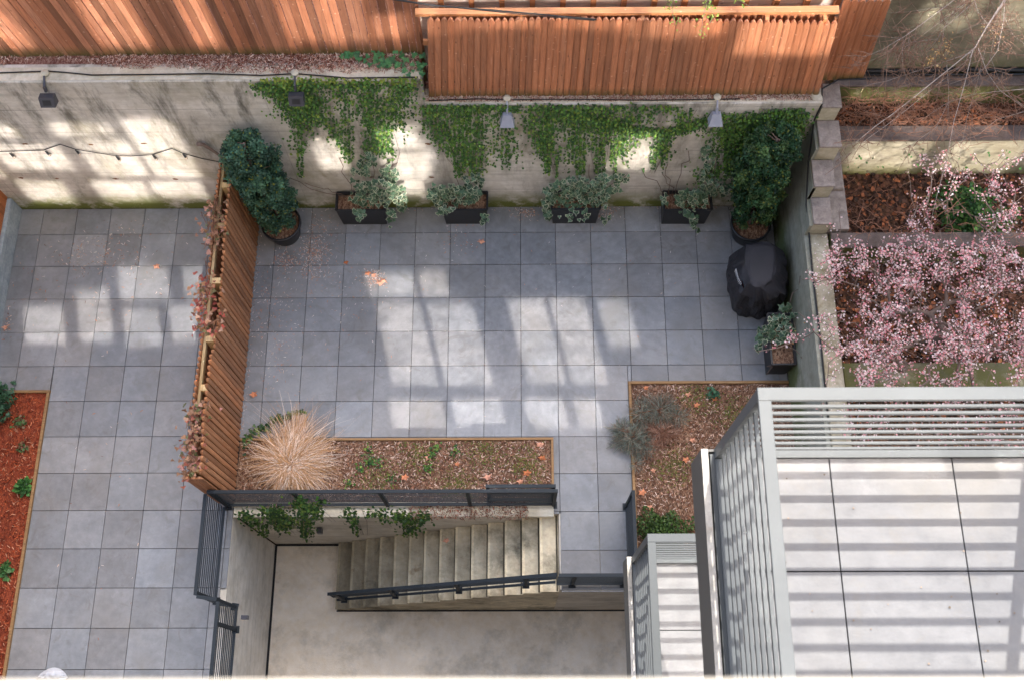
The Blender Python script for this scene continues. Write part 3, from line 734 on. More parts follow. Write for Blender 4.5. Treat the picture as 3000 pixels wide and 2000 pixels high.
# debris on the paving
def debris(n):
    out = []
    cl = [((720, 590), (18, 26), .22), ((655, 600), (12, 14), .08), ((860, 640), (16, 10), .10), ((1210, 490), (16, 8), .05), ((1380, 490), (20, 10), .08), ((740, 545), (18, 30), .07), ((1045, 545), (25, 18), .03), ((640, 780), (22, 80), .09), ((600, 700), (14, 60), .04), ((720, 640), (120, 90), .2), ((1400, 600), (260, 100), .04)]
    for (cx, cy), (sx, sy), w in cl:
        for _ in range(int(n * w)):
            p = PZ(rng.normal(cx, sx), rng.normal(cy, sy), .004)
            if -4.46 < p[0] < 4.3 and -2.38 < p[1] < 1.66: out.append(p)
    return np.array(out)
scatter('plant_debris', 'pale seed husks and crumbs scattered over the right patio tiles', 'debris', 1900, debris, (.014, .036), [(.6, .42, .3), (.7, .6, .52), (.5, .2, .1), (.78, .72, .66), (.5, .2, .1)], lift=.006, tilt=.2)
def debris2(n):
    out = []
    for (cx, cy), (sx, sy), w in [((230, 590), (60, 22), .25), ((270, 545), (40, 20), .1), ((250, 640), (150, 60), .25), ((12, 730), (6, 20), .15), ((20, 640), (6, 30), .04), ((250, 1000), (120, 220), .08)]:
        for _ in range(int(n * w)):
            p = PZ(rng.normal(cx, sx), rng.normal(cy, sy), .004)
            if -8.6 < p[0] < -4.8 and -6.6 < p[1] < 1.66 and not (p[0] < -7.6 and p[1] < -1.5): out.append(p)
    return np.array(out)
scatter('plant_debris', 'dry crumbs and leaf bits scattered over the left patio tiles', 'debris', 620, debris2, (.016, .045), [(.6, .42, .3), (.45, .18, .08), (.7, .6, .52), (.2, .1, .06)], lift=.006, tilt=.2)
def debris3(n):
    s = rng.integers(0, 3, n); P = np.zeros((n, 3))
    P[:, 0] = rng.uniform(-4.48, 4.2, n); P[:, 1] = 1.68 - np.abs(rng.normal(0, .035, n)); P[:, 2] = .004
    m_ = s == 1; P[m_, 0] = -4.49 + np.abs(rng.normal(0, .03, m_.sum())); P[m_, 1] = rng.uniform(-2.4, 1.6, m_.sum())
    return P
scatter('plant_debris', 'line of husks gathered along the foot of the wall and dividing fence', 'debris', 500, debris3, (.012, .03), [(.6, .45, .36), (.7, .62, .56), (.4, .18, .1), (.15, .08, .05)], lift=.006, tilt=.2)
def jointf(n):
    P = np.zeros((n, 3)); hz = rng.uniform(0, 1, n) < .5
    P[:, 0] = np.where(hz, rng.uniform(-4.4, 4.2, n), rng.integers(-7, 7, n) * .6 + rng.normal(0, .008, n)); P[:, 1] = np.where(hz, rng.integers(-3, 3, n) * .6 + rng.normal(0, .008, n), rng.uniform(-2.35, 1.6, n)); P[:, 2] = .003
    return P
scatter('plant_debris', 'crumbs caught in the joints between the patio tiles', 'debris', 900, jointf, (.01, .02), [(.5, .38, .3), (.62, .55, .48), (.3, .15, .09), (.1, .08, .06)], lift=.003, tilt=.2)
scatter('fallen_petals', 'pale fallen petals on the coping and soil of the garden', 'petals', 1500, lambda n: np.stack([rng.uniform(4.4, 8, n), rng.uniform(-2.6, 1.0, n), np.where(rng.uniform(0, 1, n) < .2, 1.71, 1.15)], 1)[lambda: slice(None)] if False else (lambda X: np.stack([X, rng.uniform(-2.6, .3, n), np.where(X < 4.71, 1.706, 1.14)], 1))(rng.uniform(4.43, 8, n)), (.012, .02), [(.85, .66, .68), (.9, .8, .8)], shape=HEX, tilt=.3, lift=.004)
scatter('dirt_specks', 'a few dark specks on the big balcony floor', 'debris', 26, rect(.98, 2.4, -6.5, -5.5, 11.203), (.006, .012), [(.1, .08, .06), (.25, .2, .16)], shape=HEX, tilt=.1, lift=.001)
# big fallen leaves
FL = [(858, 632, 'upper leaf of the small heap on the tiles near the patio centre left'), (872, 650, 'largest leaf of the small heap on the tiles near the patio centre left'), (845, 628, 'left leaf of the small heap on the tiles near the patio centre left'), (880, 645, 'right leaf of the small heap on the tiles near the patio centre left'),
      (795, 603, 'lone leaf on the tiles between the round pot and the leaf heap'), (583, 905, 'lone leaf on the tile beside the dividing fence, above the straw clump'), (1105, 555, 'leaf on a tile below the second planter box'),
      (1640, 915, 'leaf beside the small herb at the back of the right bed'), (1483, 890, 'leaf in the top left corner of the right bed'), (1600, 930, 'leaf left of the small herb, high in the right bed'), (1580, 905, 'small leaf at the back edging of the right bed'), (1560, 940, 'leaf touching the paler lavender bush on its right'),
      (1590, 1010, 'leaf in the middle of the right bed, beside the lavender stems'), (1575, 1055, 'leaf in the right bed level with the foot of the sprawling lavender'), (1500, 1080, 'leaf just below the sprawling lavender bush'), (1475, 1130, 'leaf against the timber edging near the end of the path railing'), (1492, 1165, 'leaf above the dark green boxwood bush'),
      (1240, 1020, 'leaf near the top right corner of the long bed'), (1210, 1085, 'leaf above the doubled railing panel in the long bed'), (1195, 1105, 'leaf almost touching the doubled railing panel'), (1245, 1050, 'leaf beside the right end edging of the long bed'), (1050, 1065, 'leaf in the middle of the long bed'), (985, 1050, 'leaf among green weeds in the long bed'), (1120, 1095, 'leaf by the railing left of the doubled panel'), (930, 1095, 'leaf by the railing right of the straw clump'),
      (1025, 1240, 'leaf on a mossy step in the upper half of the stairs'), (360, 612, 'leaf on the left patio near the upper tile rows'), (12, 752, 'leaf beside the blue grey curb at the left edge')]
t = None
for i, (x, y, lab) in enumerate(FL):
    z = .03
    if 1000 < x < 1050 and 1200 < y < 1260: z = -1.0
    if y > 1400: z = -2.99
    p = PZ(x, y, z); g = MB(); s_ = random.uniform(.05, .085); a0 = random.uniform(0, 6.28)
    pts = []
    for j in range(15):
        rr = s_ * (.95 if j % 3 == 0 else (.55 if j % 3 == 1 else .6)) * random.uniform(.85, 1.1); a = a0 + j * 2 * math.pi / 15
        pts.append((p[0] + rr * math.cos(a), p[1] + rr * math.sin(a) * .8, p[2] + .018 * math.sin(a * 2 + 1) + .01))
    cc = random.choice([(.62, .24, .12), (.6, .3, .2), (.5, .17, .07), (.66, .32, .2)])
    for j in range(15): g.face([pts[j], pts[(j + 1) % 15], (p[0], p[1], p[2] + .015)], cc)
    g.build('fallen_leaf', CHIP, None, label=('curled orange ' + lab), cat='leaf', group='fallen maple leaves')

# ------------------------------------------------------------------ planters & ivy plants
def planter(label, x0, x1, y0, y1, h=.60, rot=False):
    t = thing('planter_box', label, 'planter', ((x0 + x1) / 2, (y0 + y1) / 2, 0), 'black rectangular planters')
    g = MB(); w = .02; tp = .035
    lo = [(x0 + tp, y0 + tp), (x1 - tp, y0 + tp), (x1 - tp, y1 - tp), (x0 + tp, y1 - tp)]; hi = [(x0, y0), (x1, y0), (x1, y1), (x0, y1)]; hi2 = [(x0 + w, y0 + w), (x1 - w, y0 + w), (x1 - w, y1 - w), (x0 + w, y1 - w)]
    vs = [(*p, 0.0) for p in lo] + [(*p, h) for p in hi] + [(*p, h) for p in hi2] + [(*p, h - .08) for p in hi2]
    fs = [(i, (i + 1) % 4, 4 + (i + 1) % 4, 4 + i) for i in range(4)] + [(4 + i, 4 + (i + 1) % 4, 8 + (i + 1) % 4, 8 + i) for i in range(4)] + [(8 + i, 8 + (i + 1) % 4, 12 + (i + 1) % 4, 12 + i) for i in range(4)]
    g.mesh(vs, fs); g.build('box', BLACK, t)
    g = MB()
    for a, b in ((0, 1), (1, 2), (2, 3), (3, 0)): g.bar((*hi[a], h), (*hi[b], h), .025, .03)
    g.build('rim', BLACK, t)
    g = MB(); g.box(x0 + w, x1 - w, y0 + w, y1 - w, h - .2, h - .06); g.build('soil', MULCH, t)
planter('black planter box left of the others, nearest the potted conifer', -3.08, -2.26, 1.33, 1.66)
planter('black planter box second from the left along the back wall', -1.31, -.55, 1.33, 1.66)
planter('black planter box under the fullest variegated ivy', .52, 1.33, 1.33, 1.66)
planter('black planter box furthest right along the back wall', 2.39, 3.19, 1.31, 1.65)
planter('black planter box standing against the right boundary wall below the grill', 3.95, 4.33, -1.40, -.55)
def ivyleaf_cols(n):
    return pickcol([(.055, .11, .06), (.075, .15, .085), (.10, .18, .11), (.045, .085, .05)], n, .3)
def varieg(name, label, blobs, n, parent_loc, stems, yw=1.5):
    """blobs: centre and radii in photo pixels (2352 wide), distance of the leaf mass, weight"""
    t = thing(name, label, 'ivy', parent_loc)
    ws = np.array([b[5] for b in blobs], float); ws /= ws.sum(); ids = rng.choice(len(blobs), n, p=ws); P = np.zeros((n, 3))
    for i in range(n):
        b = blobs[ids[i]]; a = rng.uniform(0, 6.283); r_ = rng.uniform(0, 1) ** .55
        x, y = b[0] + math.cos(a) * r_ * b[2], b[1] + math.sin(a) * r_ * b[3]; dpt = rng.uniform(-.07, .07)
        P[i] = PY(x, y, min(1.665, b[4] + dpt)) if yw else PZ(x, y, b[4] + dpt)
    P[:, 0] = np.minimum(P[:, 0], 4.33); P[:, 2] = np.maximum(P[:, 2], .03)
    d = unit(rng.normal(size=(n, 3)))
    Nn = d * .45 + np.array([0, -.45, .75]); Dn = np.tile([0, -.45, -1.0], (n, 1)) + rng.normal(0, .45, (n, 3))
    sz = rng.uniform(.055, .1, n)
    npmesh('leaf_margins', leaves(P, Nn, sz, IVY, down=Dn), 8, pickcol([(.66, .68, .5), (.55, .6, .42), (.22, .32, .18), (.12, .2, .11), (.44, .5, .33)], n, .2), LEAF, t)
    sh = np.array(IVY) * np.array([.80, .80, 1]); sh[:, 1] += .07; sh[:, 2] += .04
    npmesh('leaves', leaves(P, Nn, sz, sh, down=Dn), 8, ivyleaf_cols(n), LEAF, t)
    g = MB()
    for s_ in stems: g.tube(s_, .006, 5)
    if stems: g.build('stem', BARK, t)
def stem(a, b, n=6, j=.05):
    a, b = np.array(a, float), np.array(b, float); return [a + (b - a) * i / n + (rng.normal(0, j, 3) * [1, .3, 1] if 0 < i < n else 0) for i in range(n + 1)]
varieg('ivy_plant', 'variegated ivy climbing high from the left planter box', [(862, 446, 58, 34, 1.45, 5), (828, 392, 22, 32, 1.62, 1.1), (848, 368, 14, 20, 1.64, .4), (893, 400, 22, 22, 1.6, 1), (920, 455, 12, 30, 1.5, .8), (896, 500, 11, 20, 1.28, .6), (826, 490, 14, 12, 1.28, .35)], 330, (-2.65, 1.5, .5), [stem((-2.8, 1.6, .5), (-2.85, 1.66, 1.75)), stem((-2.5, 1.6, .5), (-2.35, 1.66, 1.7)), stem((-2.9, 1.6, .55), (-3.55, 1.66, .95)), stem((-2.95, 1.6, .55), (-3.75, 1.66, 1.1)), stem((-2.3, 1.6, .6), (-1.95, 1.66, 1.6))])
varieg('ivy_plant', 'variegated ivy spilling sideways from the second planter box', [(1045, 446, 62, 24, 1.46, 5), (1002, 445, 18, 26, 1.42, 1.2), (1022, 482, 22, 10, 1.28, .6), (1088, 415, 24, 18, 1.6, .9), (1112, 500, 9, 14, 1.28, .4)], 250, (-.95, 1.5, .5), [stem((-.8, 1.6, .5), (-.75, 1.66, 1.3)), stem((-1.1, 1.6, .5), (-1.0, 1.66, 1.2))])
varieg('ivy_plant', 'fullest bushy variegated ivy filling its planter box', [(1325, 444, 76, 36, 1.46, 7), (1258, 470, 12, 34, 1.4, 1), (1395, 425, 32, 30, 1.55, 1.5), (1430, 408, 12, 14, 1.62, .3), (1320, 492, 40, 16, 1.28, .45), (1392, 490, 8, 24, 1.3, .4)], 400, (.93, 1.5, .5), [stem((1.0, 1.6, .5), (1.1, 1.66, 1.5)), stem((1.3, 1.6, .5), (1.75, 1.66, 1.2))])
varieg('ivy_plant', 'sparse variegated ivy with leggy stems in the furthest right box', [(1588, 458, 38, 26, 1.42, 3), (1632, 425, 24, 30, 1.58, 1.4), (1622, 365, 18, 36, 1.64, 1), (1596, 515, 9, 34, 1.26, .8), (1575, 490, 14, 10, 1.28, .3), (1524, 455, 9, 18, 1.4, .3), (1668, 420, 18, 30, 1.6, .7)], 240, (2.8, 1.5, .5), [stem((2.5, 1.6, .55), (2.35, 1.66, 1.5)), stem((2.6, 1.6, .55), (2.3, 1.66, 1.2)), stem((2.9, 1.6, .5), (3.1, 1.66, 1.9)), stem((2.45, 1.6, .55), (1.95, 1.66, 1.35)), stem((2.6, 1.62, .55), (2.62, 1.66, 1.9))])
varieg('ivy_plant', 'variegated ivy in the box below the covered grill', [(1790, 752, 26, 32, .75, 4), (1760, 765, 20, 18, .7, 1.6), (1812, 712, 22, 20, .9, 1.4), (1742, 790, 8, 14, .5, .5), (1818, 765, 10, 20, .8, .5)], 150, (4.1, -.8, .5), [stem((4.2, -.8, .5), (4.33, -.2, 1.3)), stem((4.2, -.9, .55), (4.34, -1.4, .9)), stem((4.1, -1.3, .55), (3.9, -1.5, .4))], yw=0)

# hanging ivy on the walls: strands traced from the photo in 2352-px coordinates
def wall_ivy(label, yw, strands, n, cols, size=(.022, .045), loc=(0, 1.7, 3), stemn=12, zmax=None, cat='ivy', axis='y'):
    t = thing('hanging_ivy', label, cat, loc)
    A = []; ww = []
    for s_ in strands:
        pts = np.array(s_[0], float); wd = np.array(s_[1], float); L = np.linalg.norm(np.diff(pts, axis=0), axis=1); dens = s_[2] if len(s_) > 2 else 1.0
        A.append((pts, wd, L)); ww.append((L * (wd[:-1] + wd[1:]) / 2).sum() * dens)
    ww = np.array(ww); ww /= ww.sum(); ids = rng.choice(len(A), n, p=ww); P = np.zeros((n, 3)); off = rng.uniform(.005, .06, n)
    # clumpy thinning along hanging threads
    HL = rng.uniform(.5, 1.5, 4000)
    for i in range(n):
      for _try in range(6):
        pts, wd, L = A[ids[i]]
        k_ = rng.choice(len(L), p=L * (wd[:-1] + wd[1:]) / ((L * (wd[:-1] + wd[1:])).sum())); u = rng.uniform()
        c = pts[k_] + (pts[k_ + 1] - pts[k_]) * u; w_ = wd[k_] + (wd[k_ + 1] - wd[k_]) * u
        o_ = rng.normal(0, .34) * w_
        th = math.floor((c[0] + o_) / 9.0) * 9.0 + rng.normal(0, 2.0)       # gather on vertical threads
        x = .78 * th + .22 * (c[0] + o_)
        fr_ = (L[:k_].sum() + u * L[k_]) / L.sum()
        if abs(pts[-1][0] - pts[0][0]) > 1.6 * abs(pts[-1][1] - pts[0][1]) or fr_ < HL[int(abs(math.floor((c[0] + o_) / 9.0))) % 4000]: break
      P[i] = PY(x, c[1] + rng.normal(0, 5), yw)
    if zmax: P[:, 2] = np.minimum(P[:, 2], zmax + rng.uniform(0, .05, n))
    P[:, 1] = yw - off
    Nn = np.tile([0, -1, .45], (n, 1)) + rng.normal(0, .45, (n, 3)); Dn = np.tile([0, 0, -1.0], (n, 1)) + rng.normal(0, .5, (n, 3))
    npmesh('leaves', leaves(P, Nn, rng.uniform(size[0], size[1], n), HEX, down=Dn), 6, pickcol(cols, n, .25), LEAF, t)
    g = MB()
    for i in range(stemn):
        pts, wd, L = A[rng.integers(len(A))]; o_ = rng.normal(0, .3)
        q = [PY(p[0] + o_ * w_ + rng.normal(0, 2), p[1], yw) + [0, -.012, 0] for p, w_ in zip(pts, wd)]
        for p in q: p[2] = min(p[2], (zmax or 99))
        g.tube(q, .0035, 4)
    g.build('stem', BARK, t)
YG = [(.10, .24, .045), (.07, .18, .035), (.15, .29, .05), (.045, .12, .03), (.22, .31, .055), (.04, .11, .03)]
YT = [(.25, .32, .05), (.3, .36, .06), (.16, .26, .05), (.1, .2, .04)]
DG = [(.035, .085, .028), (.05, .12, .03), (.08, .17, .035), (.028, .07, .025), (.14, .22, .04)]
wall_ivy('green ivy hanging in long tongues down the right end of the tall wall', 1.69, [
    ([(600, 190), (650, 215), (690, 290), (690, 350), (695, 400)], [50, 60, 45, 25, 10]),
    ([(690, 190), (720, 240), (760, 290), (790, 330), (805, 370)], [60, 60, 40, 26, 14]),
    ([(640, 195), (700, 230), (700, 300)], [60, 70, 30]), ([(700, 200), (700, 270)], [120, 60]),
    ([(780, 190), (800, 240), (800, 310), (810, 360)], [50, 45, 30, 14], .8),
    ([(840, 190), (855, 240), (870, 300), (880, 350)], [70, 60, 40, 40], 1.2), ([(930, 195), (910, 240), (895, 300), (880, 350)], [50, 60, 60, 40], 1.2),
    ([(840, 240), (850, 300), (840, 350), (835, 385)], [20, 20, 16, 10], .8), ([(895, 300), (905, 350), (900, 395)], [16, 14, 8], .8), ([(610, 195), (950, 195)], [14, 14], .9)], 5400, YG + DG[:3], loc=(-3, 1.7, 3.8), zmax=3.83)
wall_ivy('lime tinted ivy runners along the top edge of the tall wall', 1.73, [([(600, 183), (960, 183)], [14, 14])], 700, YT, loc=(-3, 1.75, 3.83), stemn=4, zmax=3.84)
wall_ivy('green ivy hanging down the left half of the low wall', 1.685, [
    ([(985, 240), (1010, 300), (1040, 360), (1065, 400)], [50, 50, 36, 16]), ([(1050, 240), (1055, 310), (1075, 370), (1085, 400)], [60, 45, 45, 24], 1.2),
    ([(1100, 240), (1100, 300), (1095, 370), (1095, 400)], [60, 50, 55, 20]), ([(1160, 245), (1165, 320), (1165, 380)], [40, 50, 50], .75),
    ([(1225, 240), (1220, 300), (1260, 350), (1275, 390)], [40, 20, 26, 14], .7), ([(1265, 240), (1255, 310), (1265, 360), (1275, 400)], [50, 40, 50, 30], 1.3), ([(990, 242), (1200, 246)], [20, 20], .9)], 4700, YG + DG[:3], loc=(-.5, 1.7, 3.2), zmax=3.21)
wall_ivy('green ivy hanging in a long swag down the right half of the low wall', 1.685, [
    ([(1300, 240), (1330, 290), (1330, 360), (1340, 400)], [80, 70, 36, 24], 1.2), ([(1380, 250), (1400, 290), (1390, 350), (1385, 400)], [70, 60, 50, 30]),
    ([(1440, 260), (1450, 300), (1425, 350), (1415, 400)], [60, 50, 40, 26]), ([(1300, 262), (1380, 280), (1450, 296), (1540, 302), (1600, 285), (1660, 260)], [40, 40, 36, 30, 30, 30], 1.5),
    ([(1530, 305), (1520, 350), (1500, 395)], [34, 36, 26], 1.3), ([(1320, 243), (1560, 246)], [16, 14], .8), ([(1490, 250), (1500, 290)], [50, 30], .5), ([(1580, 250), (1560, 290)], [50, 30], .6)], 5600, YG + DG, loc=(1.3, 1.7, 3.2), zmax=3.21)
wall_ivy('dense dark ivy patch on the wall behind the right hand conifer', 1.68, [
    ([(1720, 262), (1700, 310), (1690, 370), (1660, 400)], [90, 100, 70, 50], 1.3), ([(1800, 255), (1760, 300), (1740, 380)], [80, 90, 60], 1.3), ([(1840, 250), (1830, 300), (1810, 330)], [40, 40, 20]), ([(1640, 380), (1625, 420)], [50, 50], .6)], 6500, DG + YG[:3], loc=(3.3, 1.7, 3.2), zmax=3.21)
# stair wall ivy
def PYs(pts): return pts
wall_ivy('dark green ivy trailing over the coping into the stairwell', -3.69, [
    ([(560, 1172), (590, 1195), (615, 1222)], [30, 30, 14], 1.1), ([(625, 1165), (655, 1195), (690, 1225)], [40, 46, 50], 1.7), ([(700, 1165), (710, 1200), (715, 1230)], [40, 30, 14], 1.0),
    ([(700, 1150), (725, 1165), (760, 1195)], [24, 26, 18], .9), ([(800, 1165), (815, 1195), (828, 1225)], [26, 22, 12], .7), ([(860, 1165), (880, 1185)], [50, 40], .5), ([(920, 1170), (945, 1200), (940, 1220)], [40, 50, 30], 1.1), ([(985, 1170), (970, 1200)], [26, 30], .8)], 2600, DG, (.03, .055), loc=(-3, -3.7, -.5), stemn=20)
wall_ivy('thin ivy sprigs climbing through the long railing', -3.53, [([(690, 1140), (700, 1160), (690, 1175)], [26, 40, 40], 1), ([(745, 1140), (735, 1160)], [14, 20], .5), ([(640, 1160), (650, 1175)], [30, 30], .6)], 420, DG + YG[:2], (.03, .05), loc=(-3.4, -3.52, .5), stemn=12)
def fr(n): return np.stack([rng.uniform(-1.75, .1, n), rng.uniform(-3.72, -3.46, n), np.full(n, .02)], 1)
scatter('dry_groundcover', 'reddish dead stems drooping over the coping at the top of the stairs', 'ground cover', 1400, fr, (.03, .07), [(.2, .07, .04), (.3, .1, .06), (.12, .05, .03), (.45, .3, .22)], shape=NEED, tilt=1.2, lift=.04)
# ledge ivy (broad leaves) near the end of the tall ledge
def led(n):
    x = rng.uniform(-2.5, -1.3, n); return np.stack([x, 2.12 - rng.uniform(0, .36, n) * np.clip((x + 2.6), .2, 1), np.full(n, 3.87)], 1)
P = led(70); t = thing('ivy_plant', 'broad leaved ivy creeping over the ledge at the foot of the plank fence', 'ivy', (-2, 2, 3.83))
npmesh('leaves', leaves(P, np.stack([rng.normal(0, .3, 70), rng.normal(-.4, .3, 70), np.ones(70)], 1), rng.uniform(.05, .095, 70), IVY), 8, pickcol([(.06, .2, .07), (.09, .26, .09), (.05, .15, .06)], 70, .2), LEAF, t)

# ------------------------------------------------------------------ red virginia creeper on dividing fence
def creeper(label, pts, n, cols, size=(.04, .08), loc=(0, 0, 0), spread=.09):
    t = thing('creeper', label, 'climbing plant', loc); P = []
    for _ in range(n):
        c = pts[rng.integers(len(pts))]; P.append(np.array(c[:3]) + rng.normal(0, 1, 3) * np.array([spread, c[3], .07]))
    P = np.array(P)
    npmesh('leaves', leaves(P, np.array([-.2, -.3, 1]) + rng.normal(0, .5, (n, 3)), rng.uniform(*size, n), IVY), 8, pickcol(cols, n, .25), LEAF, t)
    g = MB()
    for _ in range(12):
        c = pts[rng.integers(len(pts))]; g.tube([np.array(c[:3]) + rng.normal(0, .1, 3) * [.8, 1.5, .5] for _ in range(4)], .005, 4)
    g.build('stem', REDTWIG, t)
RD = [(.45, .09, .06), (.55, .16, .11), (.3, .06, .04), (.4, .2, .1), (.16, .13, .05), (.5, .3, .2)]
creeper('red creeper bulging from the middle of the dividing fence', [(-4.76, -.75, 1.8, .12), (-4.72, -.55, 1.85, .1), (-4.78, -.95, 1.72, .15), (-4.65, -1.15, 1.78, .12)], 190, RD, loc=(-4.7, -.8, 1.75))
creeper('rust and pink creeper over the back half of the dividing fence', [(-4.7, .45, 1.82, .14), (-4.74, .75, 1.8, .1), (-4.68, .2, 1.78, .1)], 110, [(.4, .2, .12), (.5, .25, .18), (.25, .14, .07), (.2, .2, .08)], loc=(-4.7, .5, 1.75))
creeper('faded pink and brown creeper over the front end of the dividing fence', [(-4.66, -2.75, 1.82, .16), (-4.7, -3.05, 1.8, .14), (-4.68, -3.3, 1.78, .1), (-4.64, -2.5, 1.82, .08)], 260, [(.34, .18, .1), (.42, .24, .15), (.22, .12, .07), (.14, .15, .06), (.48, .24, .2), (.26, .08, .05)], loc=(-4.7, -3, 1.75))

# ------------------------------------------------------------------ potted conifers
def pot(label, cx, cy, r=.33, h=.42):
    t = thing('plant_pot', label, 'pot', (cx, cy, 0), 'round black plant pots')
    g = MB(); g.lathe(cx, cy, [(.001, .002), (r * .74, 0), (r * .78, .03), (r * .93, h - .07), (r * 1.02, h - .06), (r * 1.03, h), (r * .94, h + .004), (r * .92, h - .04)], 32); g.build('pot_body', BLACK, t)
    g = MB(); g.lathe(cx, cy, [(r * .93, h - .06), (r * .5, h - .045), (.001, h - .03)], 24); g.build('soil', MULCH, t)
pot('round black pot holding the conifer beside the dividing fence', -4.03, 1.2)
pot('round black pot holding the conifer in the right hand corner', 3.86, 1.16)
def conifer(label, base, axis_pts, radii, n_lobes, cols, lobe=(.09, .16)):
    t = thing('conifer', label, 'conifer', base)
    A = np.array(axis_pts, float); rr = np.array(radii, float)
    T = rng.uniform(0, 1, n_lobes) ** .85 * (len(A) - 1); i = np.minimum(T.astype(int), len(A) - 2); u = (T - i)[:, None]
    Cc = A[i] * (1 - u) + A[i + 1] * u; rad = rr[i] * (1 - u[:, 0]) + rr[i + 1] * u[:, 0]
    th = rng.uniform(0, 2 * np.pi, n_lobes); rq = rad * rng.uniform(.3, 1.25, n_lobes) ** .6
    L = Cc + np.stack([np.cos(th) * rq, np.sin(th) * rq * .85, rng.normal(0, .05, n_lobes)], 1)
    L[:, 1] = np.minimum(L[:, 1], 1.56)
    lr = rng.uniform(lobe[0], lobe[1], n_lobes)
    k_ = 150; d = unit(rng.normal(size=(n_lobes, k_, 3)) + np.array([0, -.25, .7])); rp = rng.uniform(.35, 1.15, (n_lobes, k_, 1))
    P = (L[:, None] + d * rp * lr[:, None, None] * np.array([1, 1, 1.15])).reshape(-1, 3); Nn = (d + rng.normal(0, .5, d.shape)).reshape(-1, 3)
    cb = pickcol(cols, n_lobes, .35); cc = np.repeat(cb, k_, 0) * (.75 + .5 * rng.uniform(0, 1, (n_lobes * k_, 1)))
    yel = rng.uniform(0, 1, n_lobes * k_) < .05; cc[yel] = (.2, .22, .04)
    npmesh('foliage', leaves(P, Nn, rng.uniform(.028, .055, len(P)), [(-.4, 0, 0), (-.25, .7, .1), (.1, 1, 0), (.4, .4, .1)], down=d.reshape(-1, 3) + rng.normal(0, .4, (len(P), 3))), 4, np.clip(cc, 0, 1), LEAF, t)
    g = MB(); g.tube([base] + [tuple(a) for a in A], [.035] * 2 + [.02] * (len(A) - 1), 7)
    for q in range(0, n_lobes, 3): g.tube([tuple(Cc[q]), tuple((Cc[q] + L[q]) / 2 + [0, 0, .02]), tuple(L[q])], [.012, .008, .004], 4)
    g.build('trunk', BARK, t)
conifer('blue green conifer by the dividing fence, rising from a round black pot', (-4.03, 1.2, .38), [(-4.03, 1.2, .55), (-4.0, 1.22, 1.1), (-4.0, 1.2, 1.8), (-4.05, 1.2, 2.4), (-4.02, 1.22, 2.95)], [.22, .32, .35, .36, .2], 210, [(.05, .12, .075), (.07, .16, .1), (.035, .085, .055), (.085, .18, .1)], (.06, .12))
conifer('dark green conifer in the right hand corner, rising from a round black pot', (3.86, 1.16, .38), [(3.84, 1.16, .6), (3.78, 1.2, 1.2), (3.72, 1.22, 1.9), (3.7, 1.22, 2.5), (3.72, 1.25, 2.95)], [.24, .33, .4, .38, .24], 230, [(.03, .085, .035), (.05, .12, .045), (.02, .06, .025), (.08, .15, .05)], (.055, .11))

# ------------------------------------------------------------------ flood lights, wires
def flood(label, x, y, z, dark, group='floodlights on the back wall ledge'):
    t = thing('floodlight', label, 'floodlight', (x, y, z), group)
    g = MB(); g.lathe(x, y, [(.001, z), (.055, z), (.055, z + .035), (.05, z + .045), (.001, z + .046)], 16); g.build('junction_box', LEDGE, t)
    g = MB(); g.bar((x, y - .03, z + .035), (x, 1.62, z - .03), .025, .02); g.bar((x, 1.63, z - .02), (x, 1.60, z - .1), .05, .03, up=(1, 0, 0)); g.build('bracket', FLOODG if not dark else FLOODD, t)
    m_ = FLOODD if dark else FLOODG
    g = MB(); zc = z - .14; w1, w2 = (.105, .095) if dark else (.06, .105)
    if dark:
        vs = [(x - w1, 1.5, zc + .03), (x + w1, 1.5, zc + .03), (x + w1, 1.42, zc - .09), (x - w1, 1.42, zc - .09), (x - w1, 1.6, zc - .0), (x + w1, 1.6, zc - .0), (x + w1, 1.56, zc - .14), (x - w1, 1.56, zc - .14)]
    else:
        vs = [(x - w1, 1.55, zc + .06), (x + w1, 1.55, zc + .06), (x + w2, 1.44, zc - .1), (x - w2, 1.44, zc - .1), (x - w1, 1.62, zc + .04), (x + w1, 1.62, zc + .04), (x + w2, 1.6, zc - .12), (x - w2, 1.6, zc - .12)]
    g.mesh(vs, [(0, 1, 2, 3), (7, 6, 5, 4), (0, 4, 5, 1), (2, 6, 7, 3), (1, 5, 6, 2), (0, 3, 7, 4)]); g.build('lamp_head', m_, t)
    g = MB()
    c = [Vector(v) for v in vs[:4]]; mid = sum(c, Vector()) / 4; n_ = (c[1] - c[0]).cross(c[3] - c[0]).normalized()
    if n_.y > 0: n_ = -n_
    g.face([mid + (v - mid) * .55 + n_ * .004 for v in c])
    if dark: g.build('heat_sink', BLACK, t)
flood('dark floodlight over the left patio, nearest the left edge', -6.62, 1.82, 3.83, True)
flood('grey floodlight at the left end of the hanging ivy on the tall wall', -3.13, 1.80, 3.83, True)
flood('pale grey floodlight on the low wall left of centre', -.19, 1.77, 3.21, False)
flood('pale grey floodlight at the right end of the ivy swag', 2.84, 1.77, 3.21, False)
g = MB(); g.tube([PZ(x, y, 3.85) for x, y in ((-30, 169), (60, 166), (110, 164), (160, 168), (210, 173), (330, 172), (480, 170), (600, 174), (680, 170), (800, 180), (960, 178))], .011, 6)
g.build('cable', RUBBER, None, label='black cable lying along the top of the tall wall', cat='cable')
g = MB(); g.tube([PZ(x, y, 3.23) for x, y in ((985, 232), (1100, 228), (1165, 230), (1300, 229), (1500, 231), (1640, 229), (1700, 228))], .009, 5)
g.build('cable', RUBBER, None, label='black cable lying behind the ivy on top of the low wall', cat='cable')
